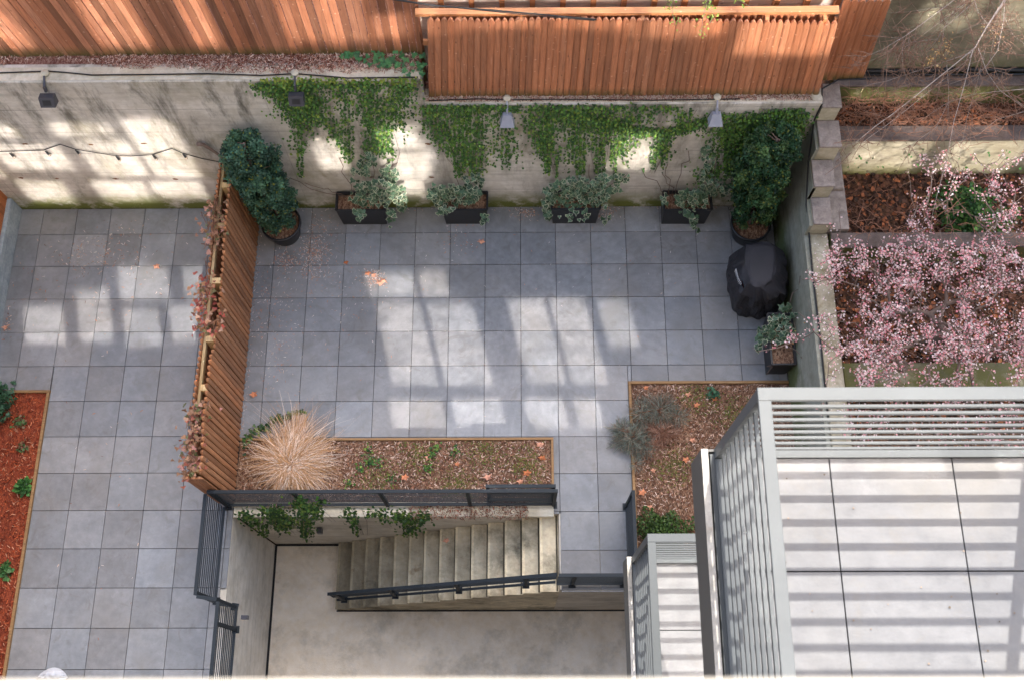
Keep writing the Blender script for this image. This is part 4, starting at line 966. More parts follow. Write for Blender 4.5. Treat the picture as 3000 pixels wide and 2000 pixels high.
g = MB(); g.tube([PY(x, y, 1.75) + [0, 0, 0] for x, y in ((850, -12), (905, 0), (1000, 14), (1150, 26), (1260, 36), (1370, 46))], .012, 5); g.tube([PY(x, y, 1.76) for x, y in ((880, -10), (980, 12), (1100, 24), (1240, 38), (1365, 48))], .006, 4)
g.build('cable', RUBBER, None, label='pair of black service cables drooping across the picket tops', cat='cable')
t = thing('string_lights', 'string of small bulbs hung on the stained wall above the left patio', 'string lights', (-6.5, 1.66, 2))
Q = [(-10, 446), (0, 444.5), (110, 442), (177, 424), (225, 438), (340, 458), (375, 459), (450, 452), (504, 436), (540, 450), (600, 466), (655, 477)]
Q = [(x / 1.0 * 1000 / 2351 / KF * 1.0, y * 1000 / 2351 / KF) for x, y in [(-20, 1046), (0, 1046), (300, 1036), (415, 996), (520, 1030), (790, 1074), (900, 1077), (1050, 1068), (1185, 1025), (1260, 1058), (1400, 1096), (1535, 1121)]]
g = MB(); g.tube([PY(x, y, 1.655) for x, y in Q], .0075, 5); g.build('wire', RUBBER, t)
for x, y in ((65, 1056), (310, 1042), (518, 1035), (797, 1078), (1050, 1070), (1258, 1062)):
    p = PY(x * 1000 / 2351 / KF, y * 1000 / 2351 / KF, 1.655)
    g = MB(); g.tube([p, p + [.012, -.005, -.04], p + [.02, -.01, -.085]], [.008, .017, .02], 7); b = g.build('lamp_holder', BLACK, t)
    g = MB(); q = p + np.array([.02, -.01, -.085]); g.tube([q, q + [.003, 0, -.02], q + [.006, 0, -.045], q + [.007, 0, -.058]], [.014, .022, .018, .004], 8); g.build('bulb', GLASSB, b)
# twig knot above fence end
g = MB(); g.tube([(-4.62, 1.6, 1.8), (-4.72, 1.6, 2.05), (-4.85, 1.62, 2.25), (-4.93, 1.6, 2.3)], [.02, .022, .03, .035], 7)
g.build('vine_stump', BARK, None, label='short mossy brown vine stump where the dividing fence meets the wall', cat='vine')

# ------------------------------------------------------------------ grill
t = thing('covered_grill', 'barbecue grill under a black fabric cover with a small white and red mark', 'grill', (3.9, .1, 0))
ringz = [0.02, .3, .62, .88, 1.03, 1.1]
outl = {  # outline polygons (x,y) at each height, 12 points
 0: [(3.5, .42), (3.47, .2), (3.5, -.05), (3.55, -.3), (3.75, -.38), (4.0, -.4), (4.2, -.33), (4.3, -.1), (4.32, .15), (4.3, .38), (4.1, .5), (3.75, .52)],
 1: [(3.46, .44), (3.42, .22), (3.44, -.05), (3.5, -.32), (3.75, -.4), (4.0, -.42), (4.22, -.34), (4.31, -.1), (4.33, .15), (4.3, .4), (4.1, .52), (3.75, .54)],
 2: [(3.42, .42), (3.36, .2), (3.38, -.05), (3.45, -.34), (3.72, -.43), (3.98, -.44), (4.22, -.36), (4.3, -.1), (4.32, .15), (4.28, .42), (4.08, .53), (3.72, .53)],
 3: [(3.5, .42), (3.40, .16), (3.42, -.08), (3.48, -.33), (3.70, -.42), (3.95, -.42), (4.15, -.34), (4.22, -.1), (4.24, .15), (4.2, .42), (4.0, .5), (3.75, .5)],
 4: [(3.58, .45), (3.54, .16), (3.53, -.06), (3.57, -.22), (3.66, -.3), (3.82, -.3), (3.95, -.2), (4.01, -.03), (4.05, .16), (4.05, .42), (3.93, .47), (3.74, .47)],
 5: [(3.68, .36), (3.62, .14), (3.60, -.04), (3.62, -.17), (3.71, -.22), (3.83, -.22), (3.92, -.16), (3.96, -.04), (3.99, .14), (4.0, .34), (3.92, .39), (3.77, .39)]}
g = MB(); vs = []; N_ = 72; LV = [(0.02, 0), (.12, .3), (.25, .75), (.3, 1), (.42, 1.35), (.52, 1.7), (.62, 2), (.72, 2.35), (.82, 2.7), (.92, 3), (.99, 3.35), (1.05, 3.7), (1.1, 4), (1.125, 4.5), (1.135, 5)]
rr_ = np.random.default_rng(3); ph = rr_.uniform(0, 6.28, 8)
for kz, (z, lv) in enumerate(LV):
    i0 = min(int(lv), 4); ul = lv - i0; pa = np.array(outl[i0]) * (1 - ul) + np.array(outl[i0 + 1]) * ul; c = pa.mean(0)
    for a in range(N_):
        f = a * 12 / N_; i = int(f) % 12; u = f - int(f); p = pa[i] * (1 - u) + pa[(i + 1) % 12] * u
        th = a * 2 * math.pi / N_
        fold = abs(math.sin(th * 5.5 + ph[0] + z * 2.2)) - .5 + .7 * (abs(math.sin(th * 9 + ph[1] - z * 4)) - .5)
        amp = .05 if lv < 3.2 else .026 if lv < 4 else .008
        if a > N_ * .25 and a < N_ * .75: amp *= 1.5
        p = c + (p - c) * (1 + amp * fold * 1.3)
        vs.append((p[0], p[1], z + (.022 * math.sin(th * 4 + kz) * (1.2 < lv < 4.2))))
nl = len(LV)
fs = [(k_ * N_ + a, k_ * N_ + (a + 1) % N_, (k_ + 1) * N_ + (a + 1) % N_, (k_ + 1) * N_ + a) for k_ in range(nl - 1) for a in range(N_)]
vs.append((3.8, .1, 1.14)); fs += [((nl - 1) * N_ + a, (nl - 1) * N_ + (a + 1) % N_, len(vs) - 1) for a in range(N_)]
g.mesh(vs, [f[::-1] for f in fs]); co = g.build('cover', COVER, t)
g = MB(); seam = [(3.57, .42, 1.10), (3.545, .15, 1.115), (3.56, -.1, 1.1), (3.6, -.27, 1.06), (3.6, -.34, .95)]; g.tube(seam, .006, 4); g.build('seam', COVER, t)
# lettering on the cover (unreadably small in the photo: a curved row of pale dashes with a red swoosh)
g = MB(); gr = MB()
for i in range(10):
    a = PZ(1690 + i * .9 + (i > 6) * (i - 6) * 1.2, 620 + i * 3.6, 1.0)
    g.box(a[0] - .007, a[0] + .006, a[1] - .007, a[1] + .004, .93, 1.03, (.8, .8, .8))
g.build('lettering', WPLAST, t)
gr.face([PZ(1704, 642, 1.016), PZ(1709, 652, 1.016), PZ(1708, 664, 1.016), PZ(1704, 655, 1.016)][::-1]); gr.face([PZ(1704, 642, 1.016), PZ(1709, 652, 1.016), PZ(1708, 664, 1.016), PZ(1704, 655, 1.016)])
gr.build('emblem', mat_plain('red_print', (.4, .03, .03), .6), t)

# ------------------------------------------------------------------ grass clump
t = thing('ornamental_grass', 'large dry straw coloured grass clump beside the dividing fence', 'grass clump', (-3.62, -2.88, 0))
Vv = []; cc = []; c0 = np.array([-3.63, -2.9, .04]); SEG = 7; CA = rng.uniform(0, 2 * math.pi, 46)
for i in range(2600):
    a = (CA[rng.integers(0, 46)] + rng.normal(0, .05)) % (2 * math.pi) if rng.uniform() < .72 else rng.uniform(0, 2 * math.pi); L = rng.uniform(.4, .96) * (1.18 if abs(a - 1.45) < .28 else 1) * (.9 if abs(a - 4.71) < .9 else 1)
    if abs(a - 1.45) < .16 and rng.uniform() < .5: L *= 1.15
    L *= 1 + .12 * math.cos(a - 1.35)
    el = rng.uniform(.35, 1.25); hz = L * (.45 + .5 * (1.25 - el)); top = .17 + .16 * (el - .35)
    side = np.array([-math.sin(a), math.cos(a), 0]); d = np.array([math.cos(a), math.sin(a), 0]); w = rng.uniform(.0035, .006); cv = rng.normal(0, .55 if rng.uniform() < .35 else .22)
    b0 = c0 + np.append(rng.normal(0, .05, 2), 0); pr = []
    for k_ in range(SEG + 1):
        u = k_ / SEG; p = b0 + d * hz * u + side * cv * u * u * L + np.array([0, 0, top * 4 * u * (1 - u * .86) * .62 + .02])
        p[2] = max(p[2], .03); pr.append((p - side * w * (1 - .75 * u), p + side * w * (1 - .75 * u)))
    col = random.choice([(.66, .43, .27), (.76, .56, .42), (.5, .28, .13), (.84, .7, .57), (.56, .3, .11), (.36, .2, .1)]); v = rng.uniform(.75, 1.15)
    for k_ in range(SEG):
        Vv += [pr[k_][0], pr[k_][1], pr[k_ + 1][1], pr[k_ + 1][0]]; cc.append([min(1, c * v) for c in col])
npmesh('blades', np.array(Vv), 4, np.array(cc), GRASS, t)
# straw tail reaching over the tiles
t = thing('straw_bundle', 'pointed bundle of straw and ivy reaching out over the tiles', 'straw', (-3.5, -2.1, 0))
Vv = []; cc = []
for i in range(260):
    a = np.array([rng.uniform(-3.9, -3.4), rng.uniform(-2.55, -2.3), rng.uniform(.03, .25)]); b = np.array([-3.53 + rng.normal(0, .05), -1.95 - abs(rng.normal(0, .16)), .03])
    w = np.array([.004, 0, 0]); Vv += [a - w, a + w, b + w * .5, b - w * .5]; cc.append(random.choice([(.6, .42, .3), (.7, .52, .42), (.5, .33, .22)]))
npmesh('straw', np.array(Vv), 4, np.array(cc), GRASS, t)
P = []
for _ in range(150): u = rng.uniform(); P.append(PZ(560 + 130 * u + rng.normal(0, 7), 1010 - 62 * u - 10 * math.sin(u * 3) + rng.normal(0, 8 * (1 - u) + 3), .05))
P = np.array(P); npmesh('ivy_leaves', leaves(P, np.array([0, 0, 1]) + rng.normal(0, .4, P.shape), rng.uniform(.04, .07, len(P)), IVY), 8, pickcol(DG, len(P), .2), LEAF, t)

# ------------------------------------------------------------------ small shrubs and herbs
def tuft(name, label, cat, c, r, h, n, cols, size, shape=NEED, upn=.6, mat=LEAF, flat=1.0):
    t = thing(name, label, cat, (c[0], c[1], c[2]))
    d = unit(rng.normal(size=(n, 3)) * [1, 1, flat]); d[:, 2] = np.abs(d[:, 2]); rp = rng.uniform(.1, 1, (n, 1)) ** .6
    rs = (1 + .22 * np.sin(3 * np.arctan2(d[:, 1], d[:, 0]) + c[0] * 9) + .15 * np.sin(7 * np.arctan2(d[:, 1], d[:, 0])))[:, None]
    P = np.array(c) + d * rp * rs * [r, r, h] + [0, 0, .02]
    npmesh('foliage', leaves(P, rng.normal(0, .7, (n, 3)) + [0, 0, upn], rng.uniform(size[0], size[1], n), shape, down=d + rng.normal(0, .4, (n, 3))), len(shape), pickcol(cols, n, .3), mat, t)
    g = MB()
    for i in range(14): a = d[i]; g.tube([c, np.array(c) + a * [r * .5, r * .5, h * .6], np.array(c) + a * [r * .95, r * .95, h * .8]], [.008, .006, .003], 4)
    g.build('stem', BARK, t)
GS = [(.2, .23, .19), (.26, .29, .24), (.15, .19, .15), (.3, .22, .16), (.12, .14, .1)]
NR = [(-.035, 0, 0), (-.02, 1, .1), (.02, 1, .1), (.035, 0, 0)]
def sprawl(label, blobs, n, cols, loc):
    t = thing('lavender_bush', label, 'bush', loc); ws = np.array([b[4] for b in blobs], float); ws /= ws.sum(); ids = rng.choice(len(blobs), n, p=ws); P = []; D = []
    for i in ids:
        b = blobs[i]; a = rng.uniform(0, 6.283); r_ = rng.uniform(0, 1) ** .6 * (1 + .2 * math.sin(5 * a + b[0]))
        P.append(PZ(b[0] + math.cos(a) * r_ * b[2], b[1] + math.sin(a) * r_ * b[3], .05 + .22 * (1 - r_ * .8) * rng.uniform(.4, 1))); D.append([math.cos(a), -math.sin(a), .35])
    P = np.array(P); D = np.array(D) + rng.normal(0, .45, P.shape)
    npmesh('foliage', leaves(P, rng.normal(0, .6, P.shape) + [0, 0, .6], rng.uniform(.05, .12, n), NR, down=D), 4, pickcol(cols, n, .3), LEAF, t)
    g = MB()
    for i in range(60): q = P[i]; g.tube([np.array(loc) + rng.normal(0, .1, 3) * [1, 1, 0] + [0, 0, .03], (q + loc) / 2 + [0, 0, .06], q], [.006, .005, .003], 4, cap=False)
    g.build('stem', REDTWIG, t)
sprawl('grey green lavender bush sprawling over the edging of the right bed', [(1452, 1006, 44, 32, 4), (1430, 985, 26, 20, 1), (1478, 1020, 26, 26, 1), (1462, 1065, 10, 14, .3)], 2600, GS, (1.93, -2.42, 0))
sprawl('paler lavender bush just above the sprawling one, inside the edging', [(1515, 940, 42, 34, 3), (1475, 945, 22, 30, 1.2), (1555, 955, 26, 18, .9)], 1900, GS + [(.3, .22, .15)], (2.2, -1.98, 0))
sprawl('patch of bare brown lavender stems between the two lavender bushes', [(1520, 992, 44, 26, 3), (1500, 1030, 30, 26, 1)], 700, [(.32, .17, .11), (.42, .26, .18), (.25, .14, .1)], (2.25, -2.4, 0))
tuft('boxwood_bush', 'dense dark green low bush beside the lower balcony', 'bush', (2.15, -3.98, 0), .42, .3, 3600, [(.05, .1, .025), (.07, .14, .03), (.035, .07, .02), (.1, .17, .04)], (.02, .035), HEX)
tuft('herb', 'small bluish leafy herb at the back edge of the right bed', 'plant', tuple(PZ(1636, 905, 0)), .1, .08, 90, [(.06, .16, .09), (.09, .2, .11)], (.03, .05), HEX)
tuft('sedum', 'leafy plant with yellow bud in the red mulch', 'plant', (-7.84, -3.2, 0), .13, .1, 110, [(.07, .2, .05), (.1, .26, .06), (.05, .14, .04)], (.05, .08), HEX)
tuft('sedum', 'small green plant further down the red mulch', 'plant', (-7.93, -4.5, 0), .12, .08, 70, [(.06, .16, .05), (.09, .2, .06)], (.05, .07), HEX)
tuft('sedum', 'thin green plant near the top of the red mulch', 'plant', tuple(PZ(48, 970, 0)), .12, .06, 60, [(.08, .16, .05), (.2, .12, .06)], (.03, .05), HEX)
tuft('sedum', 'wispy weed among the red mulch halfway down', 'plant', tuple(PZ(55, 1025, 0)), .1, .05, 40, [(.09, .17, .06), (.2, .12, .06)], (.03, .05), HEX)
tuft('ivy_bush', 'dark leafy bush cut by the left edge of the photo', 'bush', (-8.5, -1.85, 0), .33, .45, 700, [(.05, .12, .06), (.07, .16, .08), (.1, .2, .12)], (.05, .08), IVY)
tuft('weed', 'dark green plant in the garden behind the blossom, upper right', 'bush', (7.0, .95, 1.1), .45, .6, 1300, [(.06, .15, .035), (.1, .22, .05), (.04, .1, .03)], (.04, .07), HEX)
tuft('weed', 'bright green plant in the garden at the right edge of the photo', 'bush', (7.15, .6, 1.1), .55, .7, 1600, [(.08, .18, .04), (.12, .25, .05), (.04, .1, .03)], (.04, .07), HEX)
def weeds(n):
    out = [PZ(x, y, .03) + np.append(rng.normal(0, .05, 2), 0) for x, y in [(990, 1045), (985, 1075), (1000, 1030), (830, 1075), (850, 1060), (800, 1110), (870, 1060), (845, 1035), (900, 1100), (1045, 1035), (1540, 1195), (1600, 1195)] for _ in range(n // 12)]
    return np.array(out)
scatter('weeds', 'sprinkling of small green weeds in the bark beds', 'weeds', 300, weeds, (.02, .045), DG + YG, shape=HEX, tilt=.5, lift=.05, mat=LEAF)
def mossf(n):
    c = np.array([(a, b) for a, b in ((-1.6, -2.7), (-.6, -2.6), (-2.3, -3.1), (.1, -2.9), (-1.0, -3.2), (2.8, -1.75), (3.4, -2.0), (2.4, -2.9))]); i = rng.integers(0, len(c), n)
    p = c[i] + rng.normal(0, .17, (n, 2)); k_ = ((p[:, 0] < .44) & (p[:, 1] > -3.4) & (p[:, 1] < -2.48)) | ((p[:, 0] > 1.82) & (p[:, 1] < -1.55)); p = p[k_]; return np.concatenate([p, np.full((len(p), 1), .02)], 1)
scatter('moss', 'olive moss patches in the bark beds', 'moss', 2600, mossf, (.012, .03), [(.12, .13, .03), (.16, .15, .04), (.09, .1, .03)], shape=HEX, tilt=.4, lift=.02, mat=CHIP)

# ------------------------------------------------------------------ bag, stains
t = thing('plastic_bag', 'crumpled white plastic bag on the tiles at the bottom left', 'bag', (-6.97, -6.0, 0))
g = MB(); vs = []; nx, ny = 12, 8
for j in range(ny):
    for i in range(nx):
        u, v = i / (nx - 1), j / (ny - 1); e = math.sin(u * math.pi) ** .6
        vs.append((-7.2 + .46 * u + .01 * math.sin(v * 9), -6.12 + .2 * (v - .5) * e + .05 * math.sin(u * 3) + .06, .01 + .07 * e * math.sin(v * math.pi) + random.uniform(0, .02)))
g.mesh(vs, [(j * nx + i, j * nx + i + 1, (j + 1) * nx + i + 1, (j + 1) * nx + i) for j in range(ny - 1) for i in range(nx - 1)]); g.build('film', WPLAST, t)

# ------------------------------------------------------------------ blossom tree
def grow(root, targets, kpath=.35):
    nodes = [np.array(root, float)]; par = [-1]; dist = [0.0]
    order = np.argsort([np.linalg.norm(q - nodes[0]) for q in targets])
    for i in order:
        q = targets[i]; A = np.array(nodes); dd = np.linalg.norm(A - q, axis=1) + kpath * np.array(dist) * .25
        j = int(np.argmin(dd)); nodes.append(q); par.append(j); dist.append(dist[j] + np.linalg.norm(nodes[j] - q))
    return nodes, par
def tree_mesh(nodes, par, r0, rmin, mb, exp=2.3, jit=.03):
    n = len(nodes); load = np.ones(n)
    for i in range(n - 1, 0, -1): load[par[i]] += load[i]
    rad = np.maximum(rmin, r0 * (load / load[0]) ** (1 / exp))
    for i in range(1, n):
        a, b = nodes[par[i]], nodes[i]; mid = (a + b) / 2 + rng.normal(0, jit, 3) * np.linalg.norm(b - a)
        mb.tube([a, mid, b], [min(rad[par[i]], rad[i] * 1.4), rad[i] * 1.15, rad[i]], 5, cap=False)
    return rad
def pix_targets(fn, n, zr):
    out = []
    while len(out) < n:
        x, y = fn(); p = PZ(x, y, rng.uniform(*zr)); out.append(p)
    return out
def blossom_px():
    while True:
        u = rng.uniform()
        if u < .72: x, y = rng.uniform(1885, 2400), rng.uniform(470, 900)
        elif u < .80: x, y = rng.uniform(2080, 2400), rng.uniform(350, 540)
        elif u < .88: x, y = rng.uniform(1740, 1900), rng.uniform(600, 880)
        else: x, y = rng.uniform(1880, 2400), rng.uniform(900, 1120)
        dens = .5 + .5 * math.sin((x * .8 + y) * .021 + 1.2) * math.cos((x - y * .7) * .017)
        if y > 560 and x > 1960: dens += .25
        if y < 540 and x < 2080: dens *= .45
        if x < 1900: dens *= .5 * max(0, 1 - (1900 - x) / 190)
        if rng.uniform() < dens ** 1.6: return x, y
def cherry(label, root, flt, n, nfl, zr):
    t = thing('blossom_tree', label, 'tree', root)
    tg = pix_targets(flt, n, zr); nodes, par = grow(root, [np.array((root[0] * .6 + 5.6 * .4, root[1] * .6, root[2] + .7))] + tg)
    g = MB(); rad = tree_mesh(nodes, par, .075, .0048, g, 2.2, .08)
    # fine twigs
    for i in range(1, len(nodes), 2):
        a = nodes[i]; b = a + rng.normal(0, .13, 3) + [0, 0, .05]; g.tube([a, (a + b) / 2 + rng.normal(0, .015, 3), b], [.003, .0028, .002], 3, cap=False)
    g.build('branches', BARK, t)
    ok = [i for i in range(2, len(nodes))]; P = []
    while len(P) < nfl:
        i = ok[rng.integers(len(ok))]; a, b = nodes[par[i]], nodes[i]
        if np.linalg.norm(b - a) > .7: continue
        c = a + (b - a) * rng.uniform(.1, 1.0); k_ = rng.integers(1, 5)
        for _ in range(k_): P.append(c + rng.normal(0, .038, 3))
    P = np.array(P[:nfl]); n_ = len(P); Nn = rng.normal(0, .6, (n_, 3)) + [0, -.1, .9]; sz = rng.uniform(.0125, .019, n_)
    FLW = [(r_ * math.cos(a), r_ * math.sin(a), .15 if r_ > .7 else 0) for j in range(10) for r_, a in [((1.0 if j % 2 == 0 else .62), j * math.pi / 5)]]
    Dn = rng.normal(size=(n_, 3))
    npmesh('petals', leaves(P, Nn, sz, FLW, down=Dn), 10, pickcol([(.92, .66, .64), (.94, .8, .77), (.88, .5, .51), (.95, .88, .85), (.78, .3, .33)], n_, .1), PETAL, t)
    CT = [(.34 * math.cos(j * math.pi / 2.5), .34 * math.sin(j * math.pi / 2.5), .12) for j in range(5)]
    npmesh('flower_centres', leaves(P, Nn, sz, CT, down=Dn), 5, pickcol([(.5, .1, .16), (.6, .2, .25)], n_, .2), PETAL, t)
    k_ = nfl // 5; Q = P[rng.integers(0, n_, k_)] + rng.normal(0, .05, (k_, 3)); npmesh('buds', leaves(Q, rng.normal(size=(k_, 3)), rng.uniform(.012, .022, k_), HEX), 6, pickcol([(.35, .16, .06), (.2, .2, .05), (.5, .15, .18)], k_, .2), LEAF, t)
cherry('pink blossom tree filling the garden beyond the right boundary wall', (6.1, -1.2, 1.1), blossom_px, 1300, 12500, (1.9, 3.1))

# ------------------------------------------------------------------ bare tree, traced main branches (native px of the photo)
t = thing('bare_tree', 'leafless tree whose pale branches reach in from the top right corner', 'tree', (8.6, 3.4, 2.1))
g = MB(); gb = MB()
def npx(x, y, z): return PZ((2300 + x / 3.357) / KF, (y / 3.357) / KF, z)
BR = [([(1750, -60, 6.0), (1640, 20, 5.95), (1250, 310, 5.8), (1130, 390, 5.7), (1060, 480, 5.65), (1010, 545, 5.6)], 13),
      ([(1130, 385, 5.7), (960, 490, 5.6), (790, 560, 5.5), (670, 550, 5.45)], 7), ([(1160, 378, 5.7), (1000, 370, 5.6), (890, 340, 5.5)], 4),
      ([(1880, -60, 6.1), (1860, 20, 6), (1560, 280, 5.8), (1500, 385, 5.7), (1300, 410, 5.6), (1170, 440, 5.5)], 9),
      ([(1560, 280, 5.8), (1640, 140, 5.9), (1760, 0, 6)], 6), ([(1560, 300, 5.8), (1550, 420, 5.7), (1470, 560, 5.6), (1440, 610, 5.6)], 4),
      ([(2300, -200, 6.3), (2150, 10, 6.2), (1980, 270, 6.0), (1870, 470, 5.8), (1690, 620, 5.7), (1490, 780, 5.55), (1250, 975, 5.4), (1050, 1130, 5.3), (880, 1250, 5.2), (700, 1400, 5.1), (560, 1465, 5.0)], 16),
      ([(1845, 500, 5.8), (1760, 850, 5.5), (1660, 1200, 5.2), (1590, 1568, 4.9), (1500, 1900, 4.7), (1440, 2150, 4.6)], 11),
      ([(1860, 0, 6.1), (1900, 130, 6), (2010, 260, 5.9), (2140, 400, 5.8), (2240, 455, 5.7)], 8), ([(1900, 480, 5.8), (1990, 720, 5.6), (2110, 890, 5.4), (2350, 1060, 5.2), (2500, 1120, 5.1)], 9),
      ([(2110, 0, 6.1), (2130, 120, 6.0), (2250, 360, 5.8), (2350, 430, 5.7)], 6), ([(2160, 10, 6.1), (2150, 200, 6), (2090, 500, 5.8), (1990, 640, 5.7), (1880, 740, 5.6), (1620, 830, 5.5)], 8),
      ([(1830, 520, 5.8), (1600, 600, 5.6), (1300, 700, 5.4), (1000, 800, 5.3), (850, 830, 5.2), (700, 890, 5.1)], 8),
      ([(1165, 390, 5.7), (1150, 580, 5.5), (1180, 730, 5.4), (1240, 850, 5.3)], 5), ([(1210, 370, 5.7), (1225, 500, 5.6), (1270, 560, 5.5)], 3), ([(1240, 340, 5.7), (1320, 470, 5.6)], 3),
      ([(1640, 60, 5.9), (1400, 90, 5.7), (1200, 120, 5.6), (1040, 125, 5.5), (840, 148, 5.4)], 5), ([(1500, 390, 5.7), (1430, 470, 5.6), (1290, 590, 5.5), (1240, 660, 5.4)], 4),
      ([(1780, 150, 5.9), (1830, 280, 5.8), (1850, 380, 5.8)], 3), ([(1690, 330, 5.9), (1900, 240, 5.9), (2200, 200, 5.9), (2350, 190, 5.9)], 4), ([(2090, 700, 5.5), (2200, 730, 5.4), (2165, 820, 5.4)], 4),
      ([(2350, 880, 5.5), (2100, 900, 5.4), (1850, 930, 5.3), (1600, 1010, 5.2), (1420, 1130, 5.1), (1300, 1210, 5.0)], 7), ([(2350, 1100, 5.2), (2080, 1180, 5.1), (1900, 1330, 5), (1700, 1400, 5)], 5),
      ([(1590, 640, 5.5), (1610, 900, 5.3), (1600, 1240, 5.1)], 8), ([(1600, 1020, 5.2), (1490, 1250, 5.1), (1310, 1380, 5.0), (1150, 1500, 5.0)], 5)]
LD = -1.0
BR += [([(a + dx, b + dy, c - .25) for a, b, c in pts_], w_ * .55) for (pts_, w_), dx, dy in zip(BR[:16], [60, -70, 90, -110, 120, 70, -60, 130, 50, 110, -90, -80, 140, 60, -100, 80], [70, 90, -60, 50, -90, 80, 110, -40, 90, 60, -70, 100, 60, -80, 90, 120])]
for pts, wpx in BR:
    P = [npx(a, b, c + LD) for a, b, c in pts]; n_ = len(P); r0 = wpx * .45 / 3.357 * 11.2 / 3054
    g.tube(P, [r0 * (1 - .6 * i / (n_ - 1)) for i in range(n_)], 6)
    for i in range(n_ - 1):
        for _ in range(3):
            u = rng.uniform(); a = P[i] + (P[i + 1] - P[i]) * u; d = unit(P[i + 1] - P[i]); L = rng.uniform(.12, .42)
            e = a + (d * .5 + rng.normal(0, .5, 3) * [1, 1, .5]) * L; mid = (a + e) / 2 + rng.normal(0, .02, 3)
            gb.tube([a, mid, e], [.0052, .0042, .003], 4, cap=False)
            
            for _q in range(2): e2 = mid + rng.normal(0, .12, 3); gb.tube([mid, e2], [.0034, .0024], 3, cap=False)
trunk = [(8.6, 3.4, 2.0), (8.5, 3.3, 3.4), (8.2, 3.1, 4.4), tuple(npx(2600, -300, 5.3)), tuple(npx(2300, -200, 5.3))]
g.tube(trunk, [.14, .12, .09, .05, .03], 9); g.tube([(8.2, 3.1, 4.4), tuple(npx(2100, -250, 5.2)), tuple(npx(1870, -60, 5.1))], [.06, .03, .015], 7)
g.build('trunk', TWIG, t); gb.build('twigs', mat_plain('grey_brown_twig', (.2, .115, .075), .8, 0, .35, 10), t)
P = []
for cx, cy in ((1470, 540), (1600, 400), (2030, 290), (1590, 480), (2100, 330), (1460, 620)):
    for _ in range(26): P.append(npx(cx + rng.normal(0, 40), cy + rng.normal(0, 45), 4.65))
P = np.array(P); npmesh('buds', leaves(P, rng.normal(size=P.shape), rng.uniform(.015, .03, len(P)), HEX), 6, pickcol([(.5, .3, .12), (.6, .42, .2), (.4, .25, .1)], len(P), .2), LEAF, t)
# tangled dead vine canes in the garden
def tangle(label, fn, n, loc, m_=REDTWIG, r=.005):
    g = MB()
    for _ in range(n):
        p = fn(); L = rng.uniform(.15, .55); a = rng.uniform(0, 6.28); q = [p]
        for k_ in range(4): a += rng.normal(0, .5); q.append(q[-1] + np.array([math.cos(a), math.sin(a) * .8, rng.normal(.05, .25)]) * L / 4)
        for v in q: v[2] = max(v[2], loc[2] + .02)
        g.tube(q, [r, r, r * .8, r * .7, r * .5], 4, cap=False)
    o = g.build('dead_canes', m_, None, label=label, cat='dead stems', kind='stuff')
tangle('tangle of reddish canes on the upper garden shelf', lambda: np.array([rng.uniform(4.8, 8), rng.uniform(1.95, 2.45), 2.13 + abs(rng.normal(0, .2))]), 600, (0, 0, 2.1))
tangle('reddish canes hanging over the garden walls', lambda: np.array([rng.uniform(4.8, 8), rng.choice([1.75, 2.4, .2]) + rng.normal(0, .12), 0.0]) + [0, 0, 2.3], 160, (0, 0, 1.2))
tangle('thin brown canes lying over the garden soil', lambda: np.array([rng.uniform(4.8, 8), rng.uniform(-2.5, 1.6), 1.13 + abs(rng.normal(0, .1))]), 420, (0, 0, 1.1))
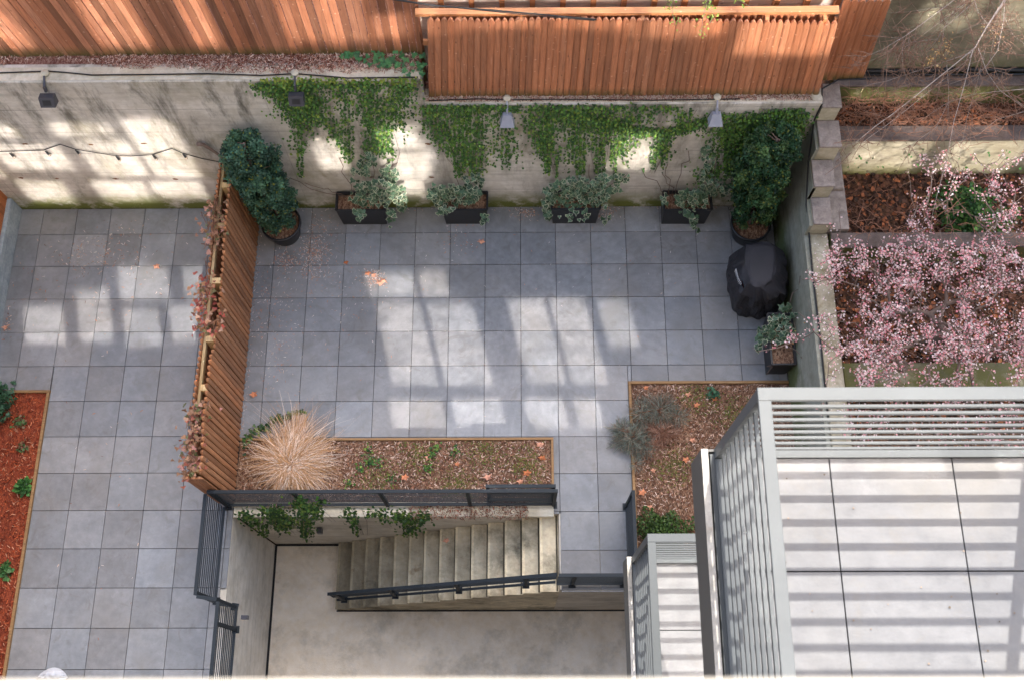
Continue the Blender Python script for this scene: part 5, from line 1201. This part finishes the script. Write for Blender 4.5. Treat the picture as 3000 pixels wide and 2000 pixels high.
# dark twiggy shrub in front of ochre wall
t = thing('bare_shrub', 'bare dark twigged shrub in front of the ochre garden wall', 'shrub', (5.6, 1.45, 1.1))
g = MB()
for (x0, y0), pl in [((2540, 505), [(2545, 470), (2535, 430), (2560, 400)]), ((2545, 500), [(2600, 470), (2640, 430), (2700, 400), (2760, 380)]), ((2500, 500), [(2495, 470), (2480, 440)]), ((2560, 455), [(2610, 430)]), ((2560, 455), [(2550, 410), (2545, 435)]), ((2640, 430), [(2630, 390), (2700, 360)]), ((2700, 400), [(2800, 400), (2860, 380), (2930, 390)]), ((2860, 500), [(2870, 440), (2900, 400), (2960, 410)]), ((2620, 505), [(2660, 470), (2740, 440), (2800, 430)])]:
    P = [PZ(x0 / KF, y0 / KF, 1.2)] + [PZ(x / KF, y / KF, 1.2 + .22 * (i + 1)) for i, (x, y) in enumerate(pl)]
    if len(P) > 1: g.tube(P, [.009 * (1 - .2 * i) for i in range(len(P))], 5)
    for i in range(len(P) - 1):
        for _ in range(3): a = P[i] + (P[i + 1] - P[i]) * rng.uniform(); g.tube([a, a + rng.normal(0, .1, 3) + [0, 0, .05]], [.004, .002], 3, cap=False)
g.build('branches', BARK, t)
n_ = 60; P = np.array([PZ(rng.uniform(2480, 3000) / KF, rng.uniform(385, 500) / KF, 1.9) for _ in range(n_)]); npmesh('leaves', leaves(P, rng.normal(size=(n_, 3)), rng.uniform(.03, .05, n_), HEX), 6, pickcol([(.05, .16, .04), (.08, .22, .05)], n_, .2), LEAF, t)
# budding green sprig at top
t = thing('budding_branch', 'thin branch with fresh lime green leaves hanging over the picket fence', 'branch', tuple(PZ(1600, -60, 6.2)))
g = MB(); P = []
for pl in ([(1560, -60), (1540, 0), (1545, 30), (1550, 60)], [(1600, -60), (1625, 0), (1615, 40), (1610, 80)], [(1640, -60), (1690, -5), (1720, 15)], [(1545, 0), (1530, 10)], [(1620, 10), (1640, 35), (1630, 55)]):
    Q = [PZ(x, y, 6.2) for x, y in pl]; g.tube(Q, .003, 4)
    for i in range(len(Q) - 1):
        for _ in range(16): P.append(Q[i] + (Q[i + 1] - Q[i]) * rng.uniform() + rng.normal(0, .035, 3))
g.tube([PZ(1600, -60, 6.2), np.array((2.6, 3.4, 6.3)), np.array((3.4, 7, 3.2))], [.004, .01, .04], 5)
g.build('twig', BARK, t); P = np.array(P); npmesh('leaves', leaves(P, rng.normal(size=P.shape), rng.uniform(.018, .032, len(P)), HEX), 6, pickcol([(.3, .42, .08), (.38, .5, .12), (.2, .34, .06)], len(P), .15), LEAF, t)
